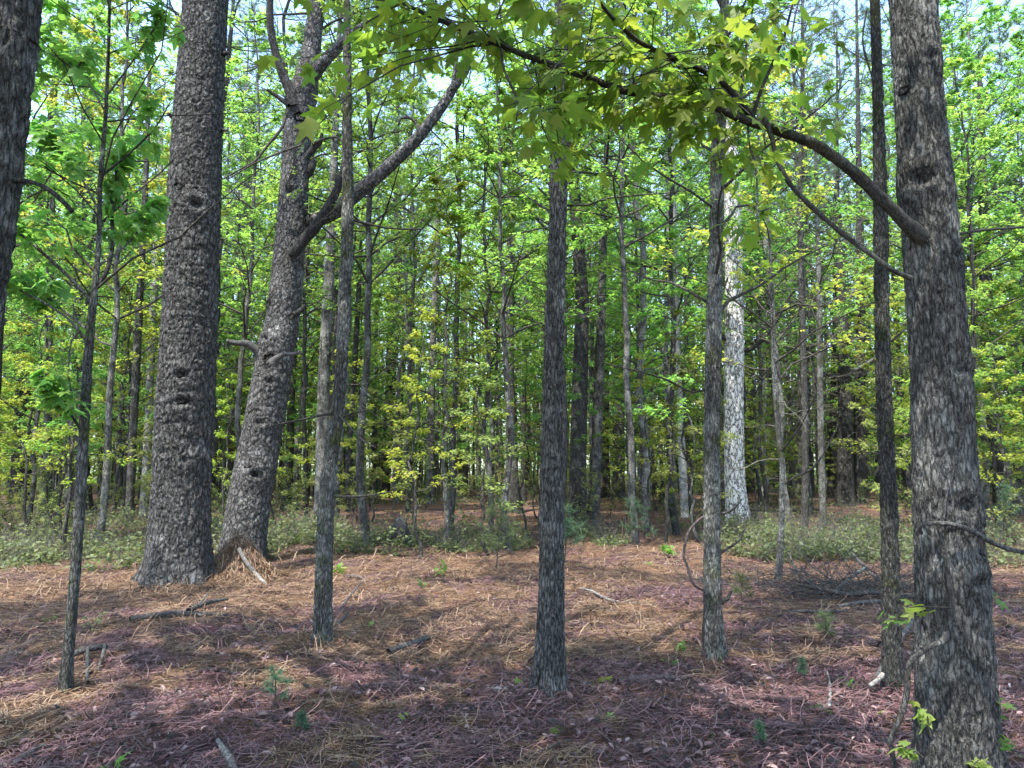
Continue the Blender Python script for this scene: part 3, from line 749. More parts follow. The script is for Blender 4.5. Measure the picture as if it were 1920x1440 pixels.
# ---- two slim trunks right of centre
root, b, path, rad = front_tree('slender_oak_tree', [(1340, 1236, 34), (1336, 1130, 31), (1335, 980, 30), (1335, 820, 30), (1338, 650, 29), (1341, 500, 26), (1344, 380, 25), (1347, 250, 25), (1352, 130, 22), (1357, 40, 16)],
    'mottled slim trunk with a thick double foot, left of the white lichen trunk', 'tree', 'mossy_bark', 'furrow', .009, 84, .012, 25, flare=.28, top=11)
limb(root, b, [(1328, 1236, 20), (1327, 1190, 20), (1328, 1140, 16), (1330, 1100, 10)], b[1] + .03, 0, 'mossy_bark', 'limb', 20, .02, .004, 4, 'ridge')
limb(root, b, [(1348, 720, 6), (1300, 735, 4, .1), (1250, 712, 4), (1205, 698, 3), (1170, 690, 2), (1130, 680, 2)], b[1], -.5, 'twig', 'branch_stub', 6, .03)
limb(root, b, [(1347, 1040, 5), (1370, 1025, 4), (1388, 1012, 4), (1397, 990, 3)], b[1], -.1, 'dead_wood', 'branch_stub', 6, .02)
limb(root, b, [(1350, 965, 5), (1375, 955, 4), (1392, 935, 3)], b[1], -.1, 'dead_wood', 'branch_stub', 6, .02)
limb(root, b, [(1352, 1130, 12), (1364, 1122, 8), (1372, 1108, 4)], b[1], 0, 'dark_bark', 'branch_stub', 8, .02)
hardwood_top(root, b, path, rad, 43, 2.6, 10.5, 34, 2.0, lm='leaf_near', pt=5, pl=6)

root, b, path, rad = front_tree('slender_oak_tree', [(1673, 1292, 34), (1672, 1200, 31), (1671, 1120, 30), (1667, 970, 28), (1659, 770, 27), (1654, 600, 25), (1651, 400, 24), (1647, 220, 19), (1640, 0, 17)],
    'thin straight trunk close beside the large leaf-hung trunk at right', 'tree', 'mossy_bark', 'furrow', .009, 84, .012, 27, flare=.28, top=12)
limb(root, b, [(1655, 1265, 10), (1643, 1277, 9), (1632, 1285, 9)], b[1] - .05, -.1, 'pale_wood', 'branch_stub', 8, .02)
limb(root, b, [(1640, 190, 4), (1636, 150, 4), (1618, 80, 3), (1625, 20, 3)], b[1], .1, 'twig', 'branch_stub', 6, .03)
limb(root, b, [(1672, 640, 6), (1685, 628, 5), (1696, 618, 4)], b[1], 0, 'dark_bark', 'branch_stub', 6, .03)
hardwood_top(root, b, path, rad, 44, 5.6, 11.5, 32, 3.8, 'leaf', 7, 12, ls=.115)

# ---- large trunk at right with the long overhanging limb
hpts = [(1803, 1500, 150), (1797, 1440, 141), (1789, 1270, 132), (1786, 1170, 127), (1779, 1020, 116), (1770, 870, 107), (1765, 720, 101), (1757, 600, 99), (1744, 440, 96), (1731, 300, 87), (1721, 150, 82), (1712, 0, 80), (1703, -150, 76)]
root, b, path, rad = front_tree('sweetgum_tree', hpts, 'large dark furrowed trunk at right carrying the long leafy overhanging limb', 'tree', 'gum_bark', 'ridge', .008, 230, .008, 33, flare=.12, top=15,
    knots=[(.98, .45, .07, .022), (1.32, .1, .08, .022), (2.5, .5, .05, .016), (2.3, -.4, .05, .010), (3.5, .15, .05, .016), (1.95, .2, .06, .014), (3.9, .1, .05, .014), (2.88, -.6, .10, .03)])
TRUNKS['gum'] = (root, b, path, rad)
Yh = b[1]; HB = b; HR = root
L1 = [(1728, 445, 34, .02), (1700, 420, 27), (1662, 382, 23), (1600, 322, 21), (1530, 272, 19), (1450, 242, 18), (1400, 225, 17), (1340, 200, 15), (1280, 186, 14), (1180, 172, 14), (1080, 138, 13), (990, 105, 11), (920, 78, 10), (850, 48, 9), (780, 18, 7), (730, -8, 6), (660, -40, 5)]
_, p1, r1 = limb(root, b, L1, Yh - .12, -.5, 'limb_bark', 'limb', 22, .014, .004, 3)
L2 = [(1412, 226, 14), (1395, 200, 13), (1370, 172, 12), (1335, 142, 11), (1280, 115, 10), (1235, 98, 9), (1190, 72, 8), (1150, 35, 7), (1118, -5, 6), (1090, -50, 5)]
_, p2, r2 = limb(root, b, L2, Yh - .28, -.6, 'limb_bark', 'limb', 14, .016, .003, 4)
L3 = [(1708, 522, 9, .05), (1672, 505, 9), (1640, 482, 9), (1580, 438, 9), (1530, 395, 9), (1485, 350, 9), (1458, 300, 9), (1447, 258, 8), (1434, 222, 9), (1430, 200, 9)]
_, p3, r3 = limb(root, b, L3, Yh - .18, -.15, 'limb_bark', 'limb', 12, .02, .002, 5)
L4 = [(1412, 216, 8), (1425, 175, 7), (1446, 125, 6), (1465, 80, 6), (1474, 55, 5), (1490, -10, 4)]
_, p4, r4 = limb(root, b, L4, Yh - .3, -.1, 'limb_bark', 'limb', 8, .02, .001, 6)
L5 = [(1382, 218, 7), (1388, 180, 6), (1397, 110, 6), (1402, 60, 4)]
_, p5, r5 = limb(root, b, L5, Yh - .3, .2, 'limb_bark', 'limb', 8, .02, .001, 7)
L6 = [(940, 92, 6), (945, 130, 5), (965, 175, 5), (972, 195, 4), (968, 225, 3)]
_, p6, r6 = limb(root, b, L6, Yh - .55, -.1, 'limb_bark', 'branch_stub', 6, .02, 0)
L7 = [(1240, 100, 5), (1180, 62, 5), (1130, 62, 4), (1105, 90, 4), (1060, 102, 3), (1010, 110, 2)]
_, p7, r7 = limb(root, b, [(1190, 62, 4), (1150, 60, 4), (1130, 66, 4), (1108, 88, 4), (1060, 102, 3), (1020, 108, 2)], Yh - .1, -.2, 'limb_bark', 'branch_stub', 6, .02, 0)
_, p8, r8 = limb(root, b, [(860, 52, 6), (830, 30, 5), (800, 10, 4), (770, -20, 3)], Yh - .55, .3, 'limb_bark', 'branch_stub', 6, .02, 0)
_, p9, r9 = limb(root, b, [(1402, 232, 4), (1405, 270, 4), (1418, 320, 4), (1420, 400, 3), (1424, 440, 2)], Yh - .25, -.05, 'dead_wood', 'branch_stub', 6, .02, 0)
limb(root, b, [(1790, 440, 5), (1840, 432, 5), (1890, 428, 5), (1940, 424, 4)], Yh - .05, .3, 'limb_bark', 'branch_stub', 6, .03, 0)

def overhang():
    rng = np.random.default_rng(77)
    def tw_from(path, n, s0, s1, L0, down=.15, K=5, depth=1.0):
        i = (rng.uniform(s0, s1, n) * (len(path) - 1)).astype(int)
        base = path[i]; a = rng.uniform(0, 2 * PI, n)
        d = norm(np.stack([np.cos(a), np.sin(a) * depth, rng.normal(.08 - down, .38, n)], 1))
        return curve_paths(base, d, L0 * rng.uniform(.4, 1.3, n), K, rng.normal(0, .15, n), rng, .1)
    sets = [tw_from(p1, 24, .42, .8, .5, .0), tw_from(p1, 24, .72, 1, .6, -.05), tw_from(p1, 6, .25, .45, .3, .3), tw_from(p2, 34, .2, 1, .5, 0), tw_from(p4, 6, .4, 1, .3, 0), tw_from(p5, 7, .2, 1, .28, 0),
            tw_from(p6, 4, .3, 1, .28, .2), tw_from(p7, 8, .2, 1, .3, .1), tw_from(p8, 10, .1, 1, .4, .2), tw_from(p9, 3, .2, .9, .2, .1)]
    tw = np.concatenate(sets)
    L = np.linalg.norm(tw[:, -1] - tw[:, 0], axis=1)
    g = Geo(); v, q = tubes(tw, np.clip(L * .007, .0022, .0055)[:, None] * np.linspace(1, .4, 5)[None], 4); g.add(v, q)
    t2, l2 = sub_twigs(tw, 2, rng, .6, K=4)
    v, q = tubes(t2, np.full((len(t2), 4), .0016), 3); g.add(v, q)
    gl = Geo()
    for paths, per in ((tw, 4), (t2, 2)):
        b = np.repeat(np.arange(len(paths)), per); s = rng.uniform(.25, 1, len(b))
        p, t = interp_paths(paths, b, s)
        a = rng.uniform(-1.6, 1.6, len(b))
        d = norm(np.stack([t[:, 0] * np.cos(a) - t[:, 1] * np.sin(a), t[:, 0] * np.sin(a) + t[:, 1] * np.cos(a), rng.normal(-.45, .4, len(b))], 1))
        pl = rng.uniform(.02, .07, len(b))[:, None]
        q0 = p + d * pl + np.array([0, 0, -.01])
        sp = np.stack([p, p + d * pl * .5 + np.array([0, 0, .004]), q0], 1)
        v, q = tubes(sp, np.full((len(sp), 3), .0009), 3); g.add(v, q)
        n = np.array([0, -.25, 1.0]) + rng.normal(0, .45, (len(b), 3))
        d2 = norm(d + np.array([0, 0, -.15]))
        v, f = leaves(q0, d2, n, rng.uniform(.055, .125, len(b)), STAR); gl.add(v, f)
    obj('branchwork', g, M['limb_bark'], HR, HB)
    obj('foliage', gl, M['leaf_near'], HR, HB, smooth=True)
overhang()
hardwood_top(HR, HB, path, rad, 45, 5.2, 13.5, 52, 6.0, 'leaf', 9, 14, .13)

# ---- leaning trunk at the left edge
root, b, path, rad = front_tree('gum_tree', [(-215, 1600, 150), (-165, 1200, 132), (-105, 850, 120), (-55, 560, 110), (-32, 420, 104), (-8, 250, 100), (14, 80, 96), (28, -60, 92)],
    'out-of-focus leaning trunk cut off by the top left corner', 'tree', 'gum_bark', 'plate', .012, 110, .014, 51, flare=.1, top=14)
root['label'] = 'leaning flaky trunk mostly cut off by the upper left corner'
Ya = b[1]
limb(root, b, [(-5, 338, 11), (30, 338, 11), (58, 341, 9), (85, 352, 9), (112, 372, 8), (135, 396, 8)], Ya, -.1, 'dark_bark', 'limb', 12, .012)
hardwood_top(root, b, path, rad, 46, 4.9, 13, 48, 6.0, 'leaf', 9, 14, .13)

# ---- forked sapling at left
root, b, path, rad = front_tree('maple_sapling', [(121, 1292, 22), (128, 1220, 19), (141, 1070, 19), (151, 920, 19), (160, 760, 18), (166, 660, 16), (172, 590, 14), (180, 520, 11), (186, 440, 9), (188, 340, 8), (197, 230, 7), (203, 100, 6), (207, -40, 5)],
    'thin mossy sapling with several forked upswept branches, nearest at left', 'sapling', 'mossy_bark', 'smooth', .003, 36, .02, 61, flare=.2, top=8.2)
Yi = b[1]
IL = []
for pts, dy in (([(171, 565, 8), (140, 530, 7), (100, 492, 7), (55, 452, 6), (20, 425, 5), (-20, 392, 4)], -.3), ([(176, 545, 9), (200, 508, 9), (211, 460, 8), (210, 400, 7), (216, 340, 6), (225, 285, 5)], .15),
                ([(163, 640, 7), (130, 600, 5), (90, 572, 5), (40, 545, 4), (-10, 515, 3)], -.3), ([(160, 615, 5), (130, 590, 4), (70, 545, 4), (20, 520, 3)], .1), ([(183, 500, 5), (225, 470, 4), (262, 430, 3), (290, 380, 3)], .3),
                ([(156, 815, 6), (135, 780, 5), (110, 750, 4), (92, 715, 3)], -.2), ([(188, 400, 4), (150, 330, 4), (110, 280, 3), (80, 240, 2)], -.2), ([(190, 330, 5), (240, 290, 4), (290, 240, 3), (320, 190, 2)], -.1), ([(198, 210, 4), (160, 150, 3), (110, 110, 3), (70, 90, 2)], .2),
                ([(200, 180, 4), (245, 120, 3), (285, 60, 3), (310, 20, 2)], 0)):
    _, pp, rr = limb(root, b, pts, Yi, dy, 'mossy_bark', 'limb', 8, .03, .001, 3)
    IL.append(pp)
rngi = np.random.default_rng(62)
K = 6
ip = np.stack([np.stack([np.interp(np.linspace(0, 1, K), np.linspace(0, 1, len(p)), p[:, k]) for k in range(3)], 1) for p in IL])
tw, tl = sub_twigs(ip, 14, rngi, .5, s0=.3, K=4)
g = Geo(); v, q = tubes(tw, np.clip(tl * .007, .002, .004)[:, None] * np.linspace(1, .5, 4)[None], 3); g.add(v, q)
gl = Geo(); SAP = lambda p: p[:, 0] < -2.62 - .2 * (p[:, 1] - 5.5)
v, f = leaf_scatter(tw, 8, rngi, .105, STAR, keep=SAP); gl.add(v, f)
gb2, gl2 = crown(rngi, path, rad, 2.7, 8.0, 34, 2.0, 8, 9, .11, STAR, keep=SAP)
obj('branchwork', g, M['twig'], root, b); obj('branchwork', gb2, M['twig'], root, b)
gl.add(np.concatenate(gl2.v), [f for f, _ in gl2.f]); obj('foliage', gl, M['leaf'], root, b, smooth=False)

# ---- dark scars where branches fell from the big trunks
def scar(root, b, path, rad, px, py, wpx, hpx, m='scar', label=None):
    q = P(px, py, b[1])
    i = int(np.clip(np.argmin(np.abs(path[:, 2] - q[2])), 1, len(path) - 2))
    c, r = path[i], rad[i]
    zc = (c - CAM) @ FWD
    ax = np.clip((px - 960) / F * c[1] / (CP) - c[0], -r * .9, r * .9) if abs(px) else 0
    n = norm(np.array([ax, -math.sqrt(max(r * r - ax * ax, 1e-6)), 0]))
    side = np.array([-n[1], n[0], 0]); up = np.array([0, 0, 1.0])
    W, H = wpx * .5 / F * zc, hpx * .5 / F * zc
    c0 = np.array([c[0], c[1], q[2]]) + n * r * .99
    nr_, ns_ = 12, 28
    rng = np.random.default_rng(int(px * 3 + py))
    ph = np.linspace(0, 2 * PI, ns_, endpoint=False); k = np.linspace(0, 1, nr_)
    A, K_ = np.meshgrid(ph, k)
    jag = 1 + .28 * vnoise(np.cos(A) * 2.2 + px, np.sin(A) * 2.2, K_ * 1.5) + .14 * vnoise(np.cos(A) * 7, np.sin(A) * 7 + py, K_ * 3)
    prof = np.interp(K_, [0, .3, .55, .75, 1], [-1.1, -.75, .35, .30, -.45])
    out = prof * min(W, H) * .55 + .12 * min(W, H) * vnoise(np.cos(A) * K_ * 9, np.sin(A) * K_ * 9, K_ * 0 + px)
    curv = (K_ * W * np.cos(A) * jag) ** 2 / (2 * r)
    v = c0 + side * (K_ * W * np.cos(A) * jag)[..., None] + up * (K_ * H * np.sin(A) * jag)[..., None] + n * (out - curv)[..., None]
    ii = np.arange(nr_ - 1)[:, None] * ns_; jj = np.arange(ns_)[None]; j2 = (jj + 1) % ns_
    f = np.stack([ii + jj, ii + j2, ii + ns_ + j2, ii + ns_ + jj], -1).reshape(-1, 4)
    g = Geo(); g.add(v, f[ns_:]); ff = f[:ns_]; g.f.append((np.stack([ff[:, 0], ff[:, 2], ff[:, 3]], 1), 0)); g.f.append((np.stack([ff[:, 0], ff[:, 1], ff[:, 2]], 1), 0))
    o = obj('branch_scar', g, M[m], root, b)
M['scar'] = bark_mat('scar', (.012, .011, .010), (.05, .046, .042), None, 0, 60, .6, 1.0, bd=.02)
for key, lst in SCARS.items():
    root, b, path, rad = TRUNKS[key]
    for px, py, w_, h_ in lst: scar(root, b, path, rad, px, py, w_, h_)

# ================================================================== MIDDLE TREES
# points (px, py, width) from the foot up; bark; dead twigs (n, z0, z1, L); top height; crown kind
MID = [
 ('pine_tree', [(38, 945, 36), (44, 800, 34), (52, 640, 30), (66, 500, 25), (80, 380, 18)], 'dark_bark', 'dark leaning pine at far left with branches at head height', (12, 2, 9, 2.4), 19, 'pine'),
 ('pine_tree', [(12, 840, 20), (18, 700, 18), (26, 560, 15), (34, 400, 10)], 'dark_bark', 'thin dark trunk between the picture edge and the dark leaning pine', (8, 3, 9, 2), 17, 'pine'),
 ('maple_tree', [(88, 985, 15), (90, 800, 13), (93, 600, 12), (98, 380, 9)], 'grey_bark', 'slim brownish trunk standing in ground cover left of the forked sapling', (16, 1.5, 8, 1.4), 11, 'leaf'),
 ('pine_tree', [(163, 965, 24), (148, 780, 20), (146, 600, 17), (150, 400, 14)], 'grey_bark', 'grey trunk hidden behind the forked sapling at left', (20, 2, 9, 1.8), 17, 'pine'),
 ('maple_tree', [(241, 988, 15), (250, 800, 14), (262, 560, 13), (272, 370, 10), (280, 150, 7)], 'grey_bark', 'slender curving trunk, left one of two pale stems before the big pine', (10, 2, 8, 1.2), 13, 'leaf'),
 ('birch_tree', [(270, 968, 17), (278, 800, 14), (286, 600, 14), (296, 430, 12), (302, 250, 8)], 'pale_bark', 'pale blotched stem closest to the left side of the big pine', (8, 3, 9, 1.2), 14, 'leaf'),
 ('pine_tree', [(450, 925, 26), (456, 740, 24), (460, 560, 22), (464, 400, 19), (470, 250, 14)], 'dark_bark', 'dark knobbly pine showing in the gap between the two big pines', (22, 3, 10, 2.2), 19, 'pine'),
 ('maple_tree', [(536, 955, 18), (541, 860, 15), (548, 720, 12), (556, 560, 10), (562, 420, 8)], 'grey_bark', 'pale grey stem right behind the leaning pine', (10, 2, 8, 1.2), 13, 'leaf'),
 ('pine_tree', [(601, 1000, 26), (604, 850, 24), (608, 700, 22), (615, 560, 20), (622, 400, 16), (630, 220, 12)], 'grey_bark', 'smooth grey trunk half hidden behind the slim mossy-footed trunk', (14, 3, 10, 1.6), 18, 'pine'),
 ('oak_tree', [(656, 960, 13), (654, 860, 12), (664, 700, 10), (672, 560, 9)], 'grey_bark', 'small grey stem close right of the slim mossy-footed trunk', (12, 2, 7, 1.2), 11, 'leaf'),
 ('oak_tree', [(720, 932, 20), (726, 840, 19), (732, 720, 19), (736, 630, 22), (738, 550, 20), (746, 450, 15), (743, 300, 12), (746, 160, 8)], 'dark_bark', 'dark crooked tree with upswept limbs left of the middle', (10, 4, 10, 2.0), 17, 'leaf'),
 ('birch_tree', [(806, 945, 16), (808, 800, 14), (812, 650, 12), (818, 480, 11), (824, 330, 8)], 'grey_bark', 'straight pale grey stem on the sunlit straw left of the middle', (12, 3, 10, 1.4), 15, 'leaf'),
 ('birch_tree', [(861, 915, 12), (863, 800, 10), (866, 680, 9), (868, 520, 8)], 'pale_bark', 'small whitish dead stem far back left of the middle', (6, 3, 8, 1.0), 13, 'leaf'),
 ('oak_tree', [(965, 962, 24), (960, 860, 21), (956, 700, 17), (957, 520, 15), (959, 350, 13), (960, 250, 10)], 'grey_bark', 'knotty grey trunk with a swollen foot left of the central oak', (26, 2.5, 12, 1.7), 18, 'leaf'),
 ('maple_tree', [(982, 940, 12), (981, 820, 9), (985, 650, 8), (990, 480, 6)], 'grey_bark', 'thin stem between the knotty grey trunk and the central oak', (12, 2, 9, 1.2), 13, 'leaf'),
 ('pine_tree', [(1082, 986, 36), (1084, 850, 31), (1088, 700, 29), (1091, 560, 25), (1082, 430, 23), (1073, 290, 18), (1068, 150, 14)], 'dark_bark', 'curving brown pine directly behind the right side of the central oak', (14, 4, 11, 1.6), 18, 'pine'),
 ('pine_tree', [(1112, 985, 22), (1118, 850, 20), (1124, 690, 18), (1128, 560, 16), (1132, 420, 13), (1138, 260, 9)], 'grey_bark', 'lichen-flecked grey trunk leaning right beside the curving brown pine', (26, 3, 12, 1.6), 18, 'pine'),
 ('pine_tree', [(1134, 932, 22), (1133, 820, 18), (1136, 680, 15), (1142, 520, 12)], 'dark_bark', 'dark trunk with a broad foot behind the lichen-flecked grey trunk', (14, 3, 12, 2), 19, 'pine'),
 ('pine_tree', [(1160, 935, 24), (1160, 800, 22), (1162, 620, 19), (1166, 450, 14)], 'grey_bark', 'twiggy brown-grey pine in the gap right of the central trunks', (44, 2.5, 13, 2.0), 19, 'pine'),
 ('maple_tree', [(1284, 970, 15), (1279, 850, 14), (1274, 740, 11), (1270, 620, 9), (1266, 450, 7)], 'pale_bark', 'straight pale stem rising from the sunny straw right of the middle', (12, 3, 10, 1.3), 14, 'leaf'),
 ('pine_tree', [(1290, 930, 14), (1287, 800, 12), (1286, 650, 11), (1288, 500, 9)], 'dark_bark', 'dark narrow trunk just behind the straight pale stem', (16, 3, 12, 2), 18, 'pine'),
 ('pine_tree', [(1383, 976, 44), (1378, 900, 38), (1376, 780, 36), (1377, 640, 35), (1376, 500, 32), (1372, 350, 28), (1366, 180, 22)], 'lichen_bark', 'sunlit trunk crusted in white lichen with straw round its foot', (24, 5, 13, 2.0), 20, 'pine'),
 ('pine_tree', [(1406, 925, 20), (1404, 800, 18), (1404, 640, 15), (1406, 480, 12)], 'dark_bark', 'dark trunk in the shade just right of the white lichen trunk', (18, 3, 12, 2), 19, 'pine'),
 ('pine_tree', [(1450, 925, 24), (1447, 800, 20), (1446, 660, 17), (1448, 500, 13)], 'dark_bark', 'blackish trunk in deep shade two stems right of the white lichen trunk', (18, 3, 12, 2), 19, 'pine'),
 ('maple_sapling', [(1460, 1088, 13), (1465, 980, 11), (1466, 880, 10), (1458, 790, 10), (1452, 700, 9), (1448, 560, 7), (1440, 400, 5)], 'mossy_bark', 'thin bent sapling with lichen standing beside the brush heap', (10, 1.2, 5, 1.1), 7.5, 'leaf'),
 ('maple_tree', [(1544, 1000, 13), (1541, 900, 12), (1538, 760, 11), (1536, 560, 9), (1532, 400, 7), (1528, 260, 5)], 'mossy_bark', 'slender straight sapling left of the broken topped dead tree', (12, 1.5, 7, 1.2), 11, 'leaf'),
 ('dead_tree', [(1585, 948, 36), (1584, 850, 28), (1584, 740, 24), (1582, 650, 22), (1579, 580, 19), (1577, 520, 17), (1576, 470, 14)], 'dead_bark', 'broken-topped dead tree with long bare pale limbs and a dark foot', (12, 3, 8, 2.2), None, None),
 ('pine_tree', [(1560, 935, 16), (1562, 800, 14), (1566, 640, 12), (1570, 450, 9)], 'dark_bark', 'dark stem immediately left of the broken topped dead tree', (14, 3, 12, 2), 18, 'pine'),
 ('pine_tree', [(1610, 945, 26), (1611, 840, 22), (1612, 700, 18), (1613, 520, 14)], 'dark_bark', 'dark trunk immediately right of the broken topped dead tree', (16, 3, 12, 2), 18, 'pine'),
 ('maple_tree', [(1648, 930, 14), (1646, 760, 12), (1644, 560, 11), (1640, 380, 9)], 'grey_bark', 'grey stem peeking out left of the thin straight trunk at right', (14, 3, 11, 1.5), 16, 'leaf'),
 ('pine_tree', [(1898, 965, 62), (1884, 910, 40), (1868, 840, 28), (1858, 760, 25), (1853, 650, 24), (1847, 500, 20), (1843, 350, 16), (1838, 180, 11)], 'grey_bark', 'slanting trunk with a spreading tangled foot beyond the large right trunk', (34, 3, 11, 2.0), 16, 'pine'),
 ('bare_tree', [(1508, 1000, 14), (1510, 850, 12), (1506, 650, 11), (1500, 400, 9), (1504, 200, 7)], 'grey_bark', 'leafless twiggy tree whose bare twigs fill the sky right of the limb fork', (90, 6, 13.5, 2.6), 14, None),
 ('pine_tree', [(1500, 936, 14), (1503, 700, 12), (1508, 400, 9)], 'grey_bark', 'tall thin pine with bluish needles seen against the sky behind the bare twigs', (30, 3, 12, 2), 18, 'pine'),
 ('oak_tree', [(1912, 930, 18), (1906, 780, 15), (1902, 620, 13), (1900, 420, 10)], 'dark_bark', 'dark stem at the right picture edge behind the slanting trunk', (16, 2, 10, 1.8), 16, 'leaf'),
]
MIDPX = []
EXTRA = {   # bigger limbs traced for some of them: label start -> list of outlines
 'dark crooked': [[(738, 632, 11), (750, 600, 10), (768, 565, 9), (785, 530, 7), (800, 500, 5), (830, 440, 4)], [(744, 618, 9), (770, 605, 8), (800, 594, 6), (835, 588, 5), (880, 560, 3)], [(744, 560, 9), (760, 510, 8), (790, 480, 6), (830, 440, 5), (870, 395, 4), (910, 350, 3)], [(742, 600, 8), (725, 560, 6), (715, 500, 4), (700, 430, 3)]],
 'broken-topped': [[(1580, 662, 15), (1555, 630, 13), (1530, 600, 12), (1500, 578, 10), (1470, 555, 8), (1445, 535, 6), (1420, 515, 4)], [(1586, 700, 9), (1610, 690, 7), (1640, 672, 6), (1660, 650, 4)], [(1578, 710, 8), (1545, 700, 6), (1515, 698, 4)], [(1580, 570, 7), (1600, 550, 6), (1612, 520, 5), (1616, 490, 3)], [(1584, 650, 7), (1610, 635, 6), (1632, 625, 4)]],
 'sunlit trunk': [[(1368, 640, 7), (1352, 630, 8), (1345, 600, 7), (1350, 560, 5), (1365, 520, 4)], [(1392, 660, 9), (1415, 650, 8), (1440, 625, 7), (1462, 590, 6), (1478, 560, 5), (1490, 545, 3)], [(1390, 690, 6), (1396, 740, 6), (1392, 790, 5)]],
 'thin bent': [[(1468, 910, 5), (1490, 895, 4), (1520, 880, 4), (1545, 850, 3), (1570, 800, 2)], [(1462, 850, 4), (1500, 800, 3), (1530, 740, 2)]],
 'slanting trunk': [[(1853, 690, 8), (1880, 670, 7), (1910, 655, 5), (1950, 640, 4)], [(1852, 710, 8), (1830, 720, 6), (1805, 716, 4)], [(1870, 715, 6), (1900, 720, 6), (1930, 735, 4)], [(1846, 480, 6), (1875, 440, 5), (1910, 410, 4)], [(1845, 430, 5), (1870, 330, 4), (1900, 250, 3)], [(1880, 900, 6), (1905, 950, 5), (1910, 1000, 4)], [(1870, 860, 6), (1842, 930, 5), (1835, 985, 4)]],
 'knotty grey': [[(958, 560, 4), (990, 590, 3), (1020, 620, 2)], [(957, 610, 5), (930, 580, 4), (895, 545, 3), (870, 520, 2)], [(957, 480, 4), (920, 500, 3), (880, 520, 2)]],
 'dark knobbly': [[(462, 640, 8), (480, 615, 7), (495, 590, 5)], [(458, 560, 6), (435, 520, 5), (415, 490, 4)], [(466, 420, 5), (490, 380, 4), (510, 365, 3)]],
}
VAR_LATER = []
for idx, (nm, pts, bm, lab, tw, top, kind) in enumerate(MID):
    rng = np.random.default_rng(200 + idx)
    b = ground_hit(pts[0][0], pts[0][1])
    if kind == 'pine' and b[1] > 28: top += 8
    p4 = trace(pts, b[1], 0, top)
    root = thing(nm, tuple(b), lab, 'sapling' if 'sapling' in nm else 'tree')
    MIDPX.append((pts[0][0], b[1]))
    g, path, rad, si = stem_geo(p4, 28, .05, 'plate' if nm == 'pine_tree' else 'ridge', .012 if b[1] > 15 else .005, idx + 100, .18, (), .25)
    obj('trunk', g, M[bm], root, b)
    for key, lst in EXTRA.items():
        if lab.startswith(key):
            for pts2 in lst: limb(root, b, pts2, b[1], rng.uniform(-1, .6), 'dead_wood' if nm == 'dead_tree' else ('dark_bark' if bm != 'grey_bark' else 'dead_wood'), 'limb', 8, .06, .002, 5)
    n, z0, z1, L = tw; n = max(n, 26)
    g = dead_twigs(rng, path, rad, n, z0, z1, L, 5); obj('branchwork', g, M['dead_twig'], root, b)
    if kind == 'pine':
        gb, gl = needles(rng, path, rad, top * .5, top, 34, 3.0, 9, 18, .24, .008)
        obj('branchwork', gb, M['twig'], root, b); obj('needles', gl, M['needle'], root, b)
    elif kind == 'leaf':
        gb, gl = crown(rng, path, rad, top * .35, top, 28, 2.3, 7, 10, .09, LOBE)
        obj('branchwork', gb, M['twig'], root, b); obj('foliage', gl, M['leaf' if rng.uniform() < .65 else 'leaf_yellow'], root, b, smooth=False)

# ================================================================== RANDOM FOREST behind
def straight(rng, H, r0, wob=.15, n=26):
    z = np.linspace(-.25, H, n); t = np.clip(z / H, 0, 1)
    off = np.cumsum(rng.normal(0, wob / n ** .5, (n, 2)), 0); off -= off[1]
    path = np.column_stack([off, z]); rad = r0 * (1 - .85 * t) * (1 + .25 * np.exp(-np.clip(z, 0, None) / .3)) + .004
    return path, rad

def proto_hardwood(seed, H, r0, z0f, spread, nb, pt, pl, ls, lm, bm, label, group, name='understory_tree', up=(10, 50)):
    rng = np.random.default_rng(seed)
    path, rad = straight(rng, H, r0, .2)
    root = thing(name, (0, 0, 0), label, 'tree', group)
    g = Geo(); v, f = tube(path, rad, 9); g.add(v, f); obj('trunk', g, M[bm], root)
    gb, gl = crown(rng, path, rad, H * z0f, H * .99, nb, spread, pt, pl, ls, LOBE, up=up)
    obj('branchwork', gb, M['twig'], root); obj('foliage', gl, M[lm], root, smooth=False)
    return root

def proto_pine(seed, H, r0, bm, label, group, ndead=40):
    rng = np.random.default_rng(seed)
    path, rad = straight(rng, H, r0, .4, 34)
    root = thing('pine_tree', (0, 0, 0), label, 'tree', group)
    g = Geo(); v, f = tube(path, rad, 12, bark_disp(path[:, 2], 12, rad, 'plate', seed, .012)); g.add(v, f); obj('trunk', g, M[bm], root)
    obj('branchwork', dead_twigs(rng, path, rad, ndead, 2.0, H * .6, 2.3, 6), M['dead_twig'], root)
    gb, gl = needles(rng, path, rad, H * .5, H * .99, 44, 2.8, 9, 18, .24, .008)
    obj('branchwork', gb, M['twig'], root); obj('needles', gl, M['needle'], root)
    return root

GU = 'leafy understory trees through the middle of the wood'
GP = 'slim pine trunks farther back in the wood'
GS = 'low leafy saplings under the trees'
GB = 'waist-high shrubs behind the ground cover'
LU = 'slender bright green leafy tree among many alike behind the front trunks'
LUy = 'slender yellow green leafy tree among many alike behind the front trunks'
LP = 'slim grey pine trunk with dead side twigs among many alike farther back'
LS = 'low thin-stemmed leafy sapling among many alike under the taller trees'
LB = 'pale green waist-high shrub among many alike beyond the ground cover'

